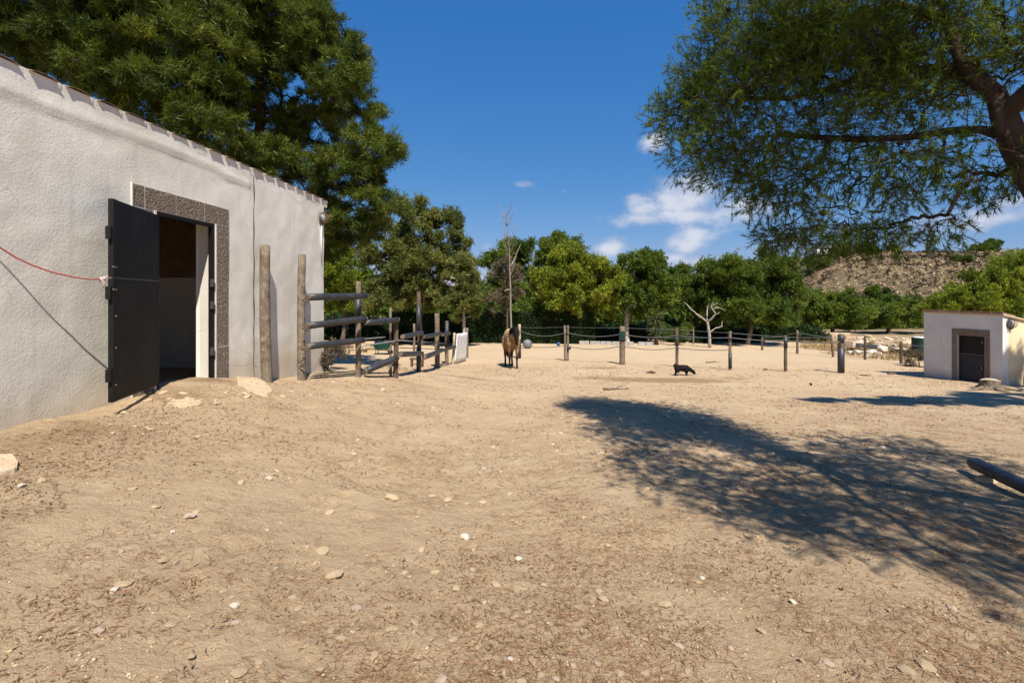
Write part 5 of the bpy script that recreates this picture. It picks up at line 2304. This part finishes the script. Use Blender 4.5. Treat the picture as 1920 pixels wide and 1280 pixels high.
def build_barrow():
    g = ground_at(716, 664)
    root = thing('wheelbarrow', 'green wheelbarrow standing behind the corral rails', 'wheelbarrow', g)
    k = g.y / FPX

    def q(dx, dy, h):
        return g + Vector((dx * k, dy, h * k))
    mb = MB()
    b = [q(-9, -.28, 10), q(13, -.28, 10), q(13, .28, 10), q(-9, .28, 10)]
    t = [q(-14, -.38, 20), q(20, -.38, 22), q(20, .38, 22), q(-14, .38, 20)]
    mb.hexa(b + t)
    mb.build('tray', M['green_plastic'], root, bevel=.02)
    mb = MB()
    mb.box(q(4, 0, 21.3), (.62 * 34 * k, .68, .012), (0, -.06, 0))
    mb.build('load', M['manure'], root)
    for s in (-1, 1):
        mb = MB()
        mb.tube([q(-34, s * .27, 10), q(-12, s * .24, 10), q(10, s * .16, 8), q(16, s * .06, 4)], .018, 8)
        mb.build('handle', M['wood'], root, smooth=True)
        mb = MB()
        mb.tube([q(-8, s * .24, 10), q(-10, s * .24, 0)], .016, 8)
        mb.build('leg', M['iron'], root, smooth=True)
    mb = MB()
    c = q(16, 0, 4.6)
    mb.tube([c + Vector((.155 * math.cos(a), 0, .155 * math.sin(a))) * (4.6 * k / .2) for a in np.linspace(0, 2 * math.pi, 17)], .035, 8)
    w = mb.build('wheel', M['rubber'], root, smooth=True)
    mb = MB()
    mb.tube([c - Vector((0, .03, 0)), c + Vector((0, .03, 0))], .09, 12)
    mb.build('hub', M['iron'], w)


build_barrow()


def build_stool():
    g = ground_at(782, 688)
    root = thing('wooden_stool', 'low dark wooden stool behind the corral rails', 'stool', g)
    k = g.y / FPX
    mb = MB()
    mb.box(g + Vector((0, 0, 15 * k)), (26 * k, .26, .05), (0, .06, 0))
    mb.build('seat', M['wood_dark'], root, bevel=.008)
    for dx, dy in ((-10, -.1), (10, -.1), (-10, .1), (10, .1)):
        mb = MB()
        mb.box(g + Vector((dx * k, dy, 7 * k)), (.045, .045, 14 * k))
        mb.build('leg', M['wood_dark'], root, bevel=.004)
    mb = MB()
    mb.box(g + Vector((0, -.1, 6 * k)), (20 * k, .03, .04))
    mb.build('stretcher', M['wood_dark'], root)


build_stool()


def poly_slab(name, label, px_pts, mat, thick=.05, seed=1, cat='slab'):
    rg = random.Random(seed)
    G = [ground_at(*p) for p in px_pts]
    out = []
    for i, p in enumerate(G):
        nx = G[(i + 1) % len(G)]
        for f in (0, .25, .5, .75):
            v = p.lerp(nx, f)
            out.append(Vector((v.x + rg.uniform(-.016, .016), v.y + rg.uniform(-.016, .016), 0)))
    c = sum(out, Vector()) / len(out)
    n = len(out)
    rings = [(1.0, -.06), (1.0, thick * .7), (.965, thick * .95), (.85, thick), (.6, thick), (.3, thick)]
    vs, fs = [], []
    for f, h in rings:
        for v in out:
            p = c + (v - c) * f
            vs.append(Vector((p.x, p.y, float(zg_base(p.x, p.y)) + h + rg.uniform(-.006, .006) + .02)))
    vs.append(Vector((c.x, c.y, float(zg_base(c.x, c.y)) + thick + .02)))
    for j in range(len(rings) - 1):
        for k in range(n):
            fs.append((j * n + k, j * n + (k + 1) % n, (j + 1) * n + (k + 1) % n, (j + 1) * n + k))
    m = (len(rings) - 1) * n
    fs += [(m + k, m + (k + 1) % n, len(vs) - 1) for k in range(n)]
    mb = MB()
    mb.add(vs, fs)
    o = mb.build(name, M[mat], None, smooth=True, origin=(c.x, c.y, float(zg_base(c.x, c.y))))
    return tag(o, label, cat)


poly_slab('concrete_apron', 'broken concrete patch on the mound between the door and the leaning post', [(440, 709), (462, 706), (494, 717), (512, 735), (498, 746), (470, 738), (448, 727)], 'concrete', .008, 4)
poly_slab('concrete_patch', 'worn pale concrete patch low in front of the open door', [(318, 755), (350, 746), (382, 747), (372, 760), (335, 766), (312, 763)], 'concrete', -.012, 5)
poly_slab('concrete_step', 'pale concrete slab in the ground at the left edge of the yard', [(-40, 862), (20, 856), (36, 872), (18, 888), (-40, 897)], 'concrete', -.004, 6)


def rock_mesh(seed, sub=2, flat=.6):
    r = np.random.default_rng(seed)
    V0, F0 = ico(sub)
    d = r.normal(size=(5, 3))
    d = unit(d)
    h = r.uniform(.55, .9, 5)
    V = V0 * (1 + .10 * r.normal(size=(len(V0), 1)))
    for k in range(5):
        p = V @ d[k]
        V = V - np.clip(p - h[k], 0, None)[:, None] * d[k]
    V = V * np.array((1, r.uniform(.6, .9), flat * r.uniform(.7, 1.1)))
    me = bpy.data.meshes.new('stone')
    me.from_pydata(V.tolist(), [], F0.tolist())
    me.update()
    return me


ROCKS = []
for i in range(9):
    me = rock_mesh(100 + i, 1 if i % 3 else 2)
    me.materials.append(M[('stone', 'stone_white', 'stone_pink')[i % 3]])
    ROCKS.append(me)


def stone(p, size, k=None, sink=.35, parent=GROUND):
    me = ROCKS[k if k is not None else rnd.randrange(9)]
    o = bpy.data.objects.new('stone', me)
    COL.objects.link(o)
    o.parent = parent
    off = ORG.get(parent, Vector())
    o.location = Vector(p) - off - Vector((0, 0, size * sink * .5)) + Vector((0, 0, size * .25))
    o.rotation_euler = (rnd.uniform(-.2, .2), rnd.uniform(-.2, .2), rnd.uniform(0, 6.28))
    o.scale = (size, size, size * rnd.uniform(.7, 1.1))
    return o


# stones one can pick out in the photograph: pixel and half width in pixels
for (px, py, w, k) in [(1132, 1132, 13, 0), (627, 1085, 17, 1), (355, 971, 14, 2), (185, 1181, 15, 2), (872, 1010, 11, 1), (484, 1248, 11, 0), (735, 938, 14, 4), (1095, 977, 7, 1), (1141, 1030, 6, 4), (1245, 1143, 14, 3),
                       (1488, 1137, 8, 1), (1515, 1195, 8, 1), (1402, 1012, 7, 4), (604, 1038, 13, 3), (668, 1145, 12, 5), (620, 1188, 11, 3), (735, 1185, 13, 3), (855, 1108, 10, 0), (930, 1100, 10, 4), (815, 1075, 10, 4), (640, 1205, 10, 1),
                       (945, 1270, 10, 4), (850, 1208, 10, 4), (1445, 850, 9, 4), (1908, 940, 15, 0), (1843, 920, 9, 3), (1735, 1265, 18, 1), (1700, 1275, 14, 4), (450, 1272, 18, 1), (600, 1262, 9, 4), (230, 1100, 16, 4), (40, 915, 10, 1),
                       (618, 962, 9, 4), (812, 930, 9, 1), (840, 940, 10, 4), (905, 947, 8, 3), (758, 1082, 7, 4), (1075, 1262, 9, 2), (1290, 1272, 7, 4), (1650, 1010, 9, 4), (1850, 920, 7, 3), (505, 896, 9, 2), (452, 905, 8, 0), (280, 752, 7, 1),
                       (305, 740, 9, 4), (460, 745, 8, 3), (1377, 855, 6, 4), (1120, 1252, 9, 5), (700, 1240, 10, 3), (560, 1150, 9, 4), (990, 1160, 8, 4), (900, 1190, 9, 3), (1020, 1100, 7, 1), (360, 1240, 9, 3)]:
    g = ground_at(px, py)
    stone(g, w * g.y / FPX, {4: 3, 1: rnd.choice((1, 3, 0))}.get(k, k), .15)
for i in range(185):
    Y = 1.9 + 7 * rnd.random() ** 1.5
    X = rnd.uniform(-1.1, 1.05) * Y
    if X * WN[0] + Y * WN[1] + WL < .25:
        continue
    stone((X, Y, gz(X, Y)), rnd.uniform(.010, .024) * (1 + .10 * Y), rnd.choice((0, 3, 6, 2, 5, 0, 3, 8, 6, 1)), .3)
for i in range(40):
    px = rnd.uniform(880, 1330)
    g = ground_at(px, 626 + (px - 880) * .036 + rnd.uniform(-1.5, 2))
    stone(g, rnd.uniform(.06, .16), rnd.choice((0, 3, 6)), .2)


for i in range(26):
    s_, o_ = rnd.uniform(3.7, 7.2), rnd.uniform(.12, 1.0) ** 1.2
    p = WP(s_, o_, 0)
    stone((p.x, p.y, gz(p.x, p.y)), rnd.uniform(.02, .065), rnd.choice((0, 3, 6)), .7)


def build_pebbles():
    n = 5200
    Y = 1.7 + 9 * rng.random(n) ** 1.6
    X = rng.uniform(-1.12, 1.12, n) * Y
    k = (X * WN[0] + Y * WN[1] + WL > .15) & (fbm(X * .8, Y * .8, 71, 3) + .5 * rng.normal(size=n) > -.2)
    X, Y = X[k], Y[k]
    P = np.stack([X, Y, zg(X, Y) + .001], 1)
    V, F = scatter_rocks(P, rng.uniform(.003, .0075, len(P)) * (1 + .08 * Y), .5)
    o = np_mesh('pebbles', V, F, M['stone'], GROUND)
    o['kind'] = 'stuff'


build_pebbles()


def build_needles():
    # fallen needles in loose clumps
    N = 230000
    Y = 1.6 + 8.5 * rng.random(N) ** 1.45
    X = rng.uniform(-1.12, 1.15, N) * Y
    dens = .7 * fbm(X * .9, Y * .9, 81, 4, .6) + .8 * fbm(X * 3.6, Y * 3.6, 83, 3)
    path = np.exp(-((X + 1.9 - .12 * Y) / 1.2) ** 2)          # trodden bare track in front of the stable
    keep = (dens - .35 * path > .95 * rng.random(N) - .40) & (X * WN[0] + Y * WN[1] + WL > .3)
    X, Y = X[keep][:40000], Y[keep][:40000]
    n = len(X)
    th = rng.uniform(0, 2 * math.pi, n)
    L = rng.uniform(.03, .085, n)
    P = np.stack([X, Y, zg(X, Y) + .003 + rng.random(n) * .006], 1)
    x2, y2 = X + np.cos(th) * L, Y + np.sin(th) * L
    E = np.stack([x2, y2, zg(x2, y2) + .003 + rng.random(n) * .008], 1)
    V, F, T = blades(P, unit(E - P), np.linalg.norm(E - P, axis=1), rng.uniform(.0016, .0028, n) * (1 + .10 * Y), np.zeros(n))
    o = np_mesh('pine_needles', V, F, M['needle'])
    tag(o, 'fallen brown pine needles strewn over the yard', None, None, 'stuff')
    # bits of bark, chaff and dry dung trodden into the dust
    N = 260000
    Y = 1.6 + 16 * rng.random(N) ** 1.7
    X = rng.uniform(-1.12, 1.15, N) * Y
    dens = .8 * fbm(X * .7, Y * 1.1, 91, 4, .6) + .8 * fbm(X * 2.6, Y * 4.2, 93, 3)
    keep = (dens > .9 * rng.random(N) - .22) & (X * WN[0] + Y * WN[1] + WL > .3)
    X, Y = X[keep][:22000], Y[keep][:22000]
    n = len(X)
    P = np.stack([X, Y, zg(X, Y) + .002], 1)
    d = unit(np.stack([rng.normal(size=n), rng.normal(size=n), np.abs(rng.normal(size=n)) * .35], 1))
    V, F, T = blades(P, d, rng.uniform(.010, .032, n) * (1 + .10 * Y), rng.uniform(.004, .011, n) * (1 + .10 * Y), np.zeros(n))
    o = np_mesh('dry_litter', V, F, M['litter'])
    tag(o, 'scattered dry bark bits and chaff across the open yard', None, None, 'stuff')


build_needles()


def build_heap(px, py, w, label, n=16):
    g = ground_at(px, py)
    root = thing('manure_heap', label, 'manure', g)
    k = g.y / FPX
    mb = MB()
    for i in range(n):
        a = rnd.uniform(0, 6.28)
        r = rnd.random() ** .7
        x, y = g.x + math.cos(a) * r * w * k, g.y + math.sin(a) * r * w * k
        mb.ball((x, y, gz(x, y) + .015 + (.05 * (1 - r) if w < 9 else 0)), rnd.uniform(.018, .038), 7, 5, (1, .9, .7))
    o = mb.build('clod', M['manure'], root, smooth=True)
    o['kind'] = 'stuff'


build_heap(1221, 699, 8, 'dark manure heap on the ground left of the dog', 22)
build_heap(1520, 722, 2.2, 'tiny dark dropping in the open yard before the black post', 5)
build_heap(1625, 704, 9, 'scattered dark droppings between the black post and the small shed', 12)
build_heap(1435, 695, 5, 'small dark droppings near the base of the rope fence', 9)


def stick(px0, py0, px1, py1, r, label):
    a, b = ground_at(px0, py0), ground_at(px1, py1)
    root = thing('stick', label, 'stick', a)
    pts = []
    for i in range(7):
        p = a.lerp(b, i / 6)
        x, y = p.x + rnd.uniform(-.03, .03), p.y + rnd.uniform(-.03, .03)
        pts.append(Vector((x, y, gz(x, y) + r * .8 + .01 * math.sin(i))))
    mb = MB()
    mb.tube(pts, [r * (1.3 - .8 * i / 6) for i in range(7)], 6, True, .1, rnd)
    mb.build('twig', M['wood_dark'], root, smooth=True)
    mb = MB()
    mb.tube([pts[3], pts[3] + Vector((.1, .12, .04)), pts[3] + Vector((.22, .2, .02))], [r * .6, r * .4, r * .2], 5)
    mb.build('side_twig', M['wood_dark'], root, smooth=True)


stick(1132, 732, 1178, 730, .022, 'dark stick lying on the bare ground beyond the tree shadow')
stick(1325, 680, 1350, 678, .02, 'short dark stick inside the paddock behind the dog')
stick(1665, 702, 1690, 700, .03, 'stick lying left of the small shed')


def block_wall(name, label, a, b, h, bl, rows, mat, depth=.3, cat='wall', jit=.02):
    a, b = Vector(a), Vector(b)
    root = thing(name, label, cat, a)
    L = (b - a).length
    d = (b - a).normalized()
    n = max(1, int(L / bl))
    ang = math.atan2(d.y, d.x)
    for r in range(rows):
        for i in range(n):
            s = (i + .5 + (.5 if r % 2 else 0)) / n * L
            if s > L:
                continue
            p = a + d * s
            z = gz(p.x, p.y)
            mb = MB()
            hh = h / rows
            mb.box((p.x + rnd.uniform(-1, 1) * jit, p.y + rnd.uniform(-1, 1) * jit, z + hh * (r + .5) - .03), (L / n - .02, depth * rnd.uniform(.85, 1.05), hh * rnd.uniform(.9, 1.0)), (rnd.uniform(-.03, .03), rnd.uniform(-.03, .03), ang + rnd.uniform(-.05, .05)))
            mb.build('block', M[mat], root, bevel=.02)


def gpt(px, py, Y):
    p = at(px, py, Y)
    p.z = gz(p.x, p.y)
    return p


block_wall('block_wall', 'low beige block wall beyond the wire fence, below the hill', gpt(1533, 638, 33), gpt(1592, 636, 33), .68, .55, 3, 'adobe', .35)
block_wall('block_wall', 'shadowed side of a low block wall left of the beige one', gpt(1498, 630, 38), gpt(1532, 638, 33.2), .75, .6, 3, 'adobe', .35)
block_wall('edging_wall', 'low white edging blocks at the paddock edge left of the yucca', gpt(1085, 636, 28.3), gpt(1188, 640, 28.0), .24, .3, 1, 'edging', .12, 'edging')
block_wall('edging_wall', 'short row of white edging blocks right under the yucca', gpt(1196, 640, 28.0), gpt(1224, 641, 28.0), .24, .3, 1, 'edging', .12, 'edging')
block_wall('rubble_wall', 'low dry rubble wall behind the corral beside the stable corner', gpt(600, 640, 21), gpt(700, 634, 23), .55, .42, 3, 'stone', .3, 'wall', .05)


def build_rubble():
    g = gpt(1660, 655, 25)
    root = thing('rubble_heap', 'heap of pale stones and debris beyond the wire fence near the shed', 'rubble', g)
    for i in range(90):
        px, Y = rnd.uniform(1592, 1745), rnd.uniform(23, 36)
        x = (px - 960) / FPX * Y
        z = gz(x, Y)
        s = rnd.uniform(.10, .34)
        o = stone((x, Y, z + rnd.random() ** 2 * .25), s, rnd.choice((0, 1, 2, 3, 4)), .1, root)
    for (px, py, Y, w, h, mat, rz) in [(1590, 640, 26, 1.1, .12, 'wood_dark', .3), (1632, 650, 25, 1.2, .16, 'rail', -.2), (1655, 640, 28, 1.4, .1, 'wood_pale', .1), (1600, 652, 25.5, .7, .3, 'stone_pink', .4), (1700, 656, 24, 1.6, .07, 'wood_pale', .05)]:
        p = gpt(px, py, Y)
        mb = MB()
        mb.box(p + Vector((0, 0, .25 + h / 2)), (w, .4, h), (.05, .08, rz))
        mb.build('debris', M[mat], root, bevel=.01)


build_rubble()


def build_drum(px, Y, h, r, label, mat='bin_green'):
    p = gpt(px, 650, Y)
    root = thing('green_drum', label, 'drum', p)
    mb = MB()
    mb.tube([p + Vector((0, 0, q * h)) for q in (0, .03, .32, .34, .36, .65, .67, .69, .97, 1)], [r * .96, r, r, r * 1.03, r, r, r * 1.03, r, r, r * .95], 18)
    mb.build('barrel', M[mat], root)
    mb = MB()
    mb.tube([p + Vector((0, 0, h + q)) for q in (.002, .03)], [r * .9, r * .85], 18)
    mb.build('lid', M['white_sheet'], root)


build_drum(1726, 22.5, .95, .34, 'dark green drum just left of the small shed behind the wire fence')


def dry_grass():
    n = 9000
    px = rng.uniform(1500, 1760, n)
    Y = rng.uniform(20.5, 33, n)
    X = (px - 960) / FPX * Y
    lim = np.interp(px, [1500, 1560, 1620, 1690, 1760], [25.5, 23.2, 21.6, 20.4, 19.2])
    k = (Y > lim + .2) & (fbm(X * .5, Y * .5, 95, 3) > -.15)
    X, Y = X[k], Y[k]
    n = len(X)
    P = np.stack([X, Y, zg(X, Y) - .01], 1)
    d = unit(rng.normal(size=(n, 3)) * .45 + np.array((0, 0, 1)))
    V, F, T = blades(P, d, rng.uniform(.12, .42, n), rng.uniform(.012, .03, n), np.zeros(n))
    o = np_mesh('dry_grass', V, F, M['drygrass'])
    tag(o, 'dry straw coloured grass beyond the wire fence near the shed', None, None, 'stuff')


dry_grass()


def small_shrub(name, label, px, py, r, h, fol, n=900, Y=None):
    g = gpt(px, py, Y) if Y else ground_at(px, py)
    L = [(np.array(g + Vector((0, 0, h * .55))), (r, r, h * .5), 1)]
    tree(name, label, g, L, 9, M[fol], M['bark_far'], .025, n, 6, .09, .02, None, tip_r=.004, minr=.003, tint0=.4, cat='shrub')


small_shrub('dry_shrub', 'small dry shrub growing at the far corner of the stable', 617, 692, .35, .5, 'dry_leaf', 260)
small_shrub('weed_bush', 'low dark weed clump at the left foot of the small shed', 1722, 688, .6, .5, 'dry_leaf', 700)
small_shrub('green_shrub', 'leafy green shrub beside the dead tree at the paddock edge', 1275, 640, .9, 1.3, 'pine_mid', 900, 28.6)
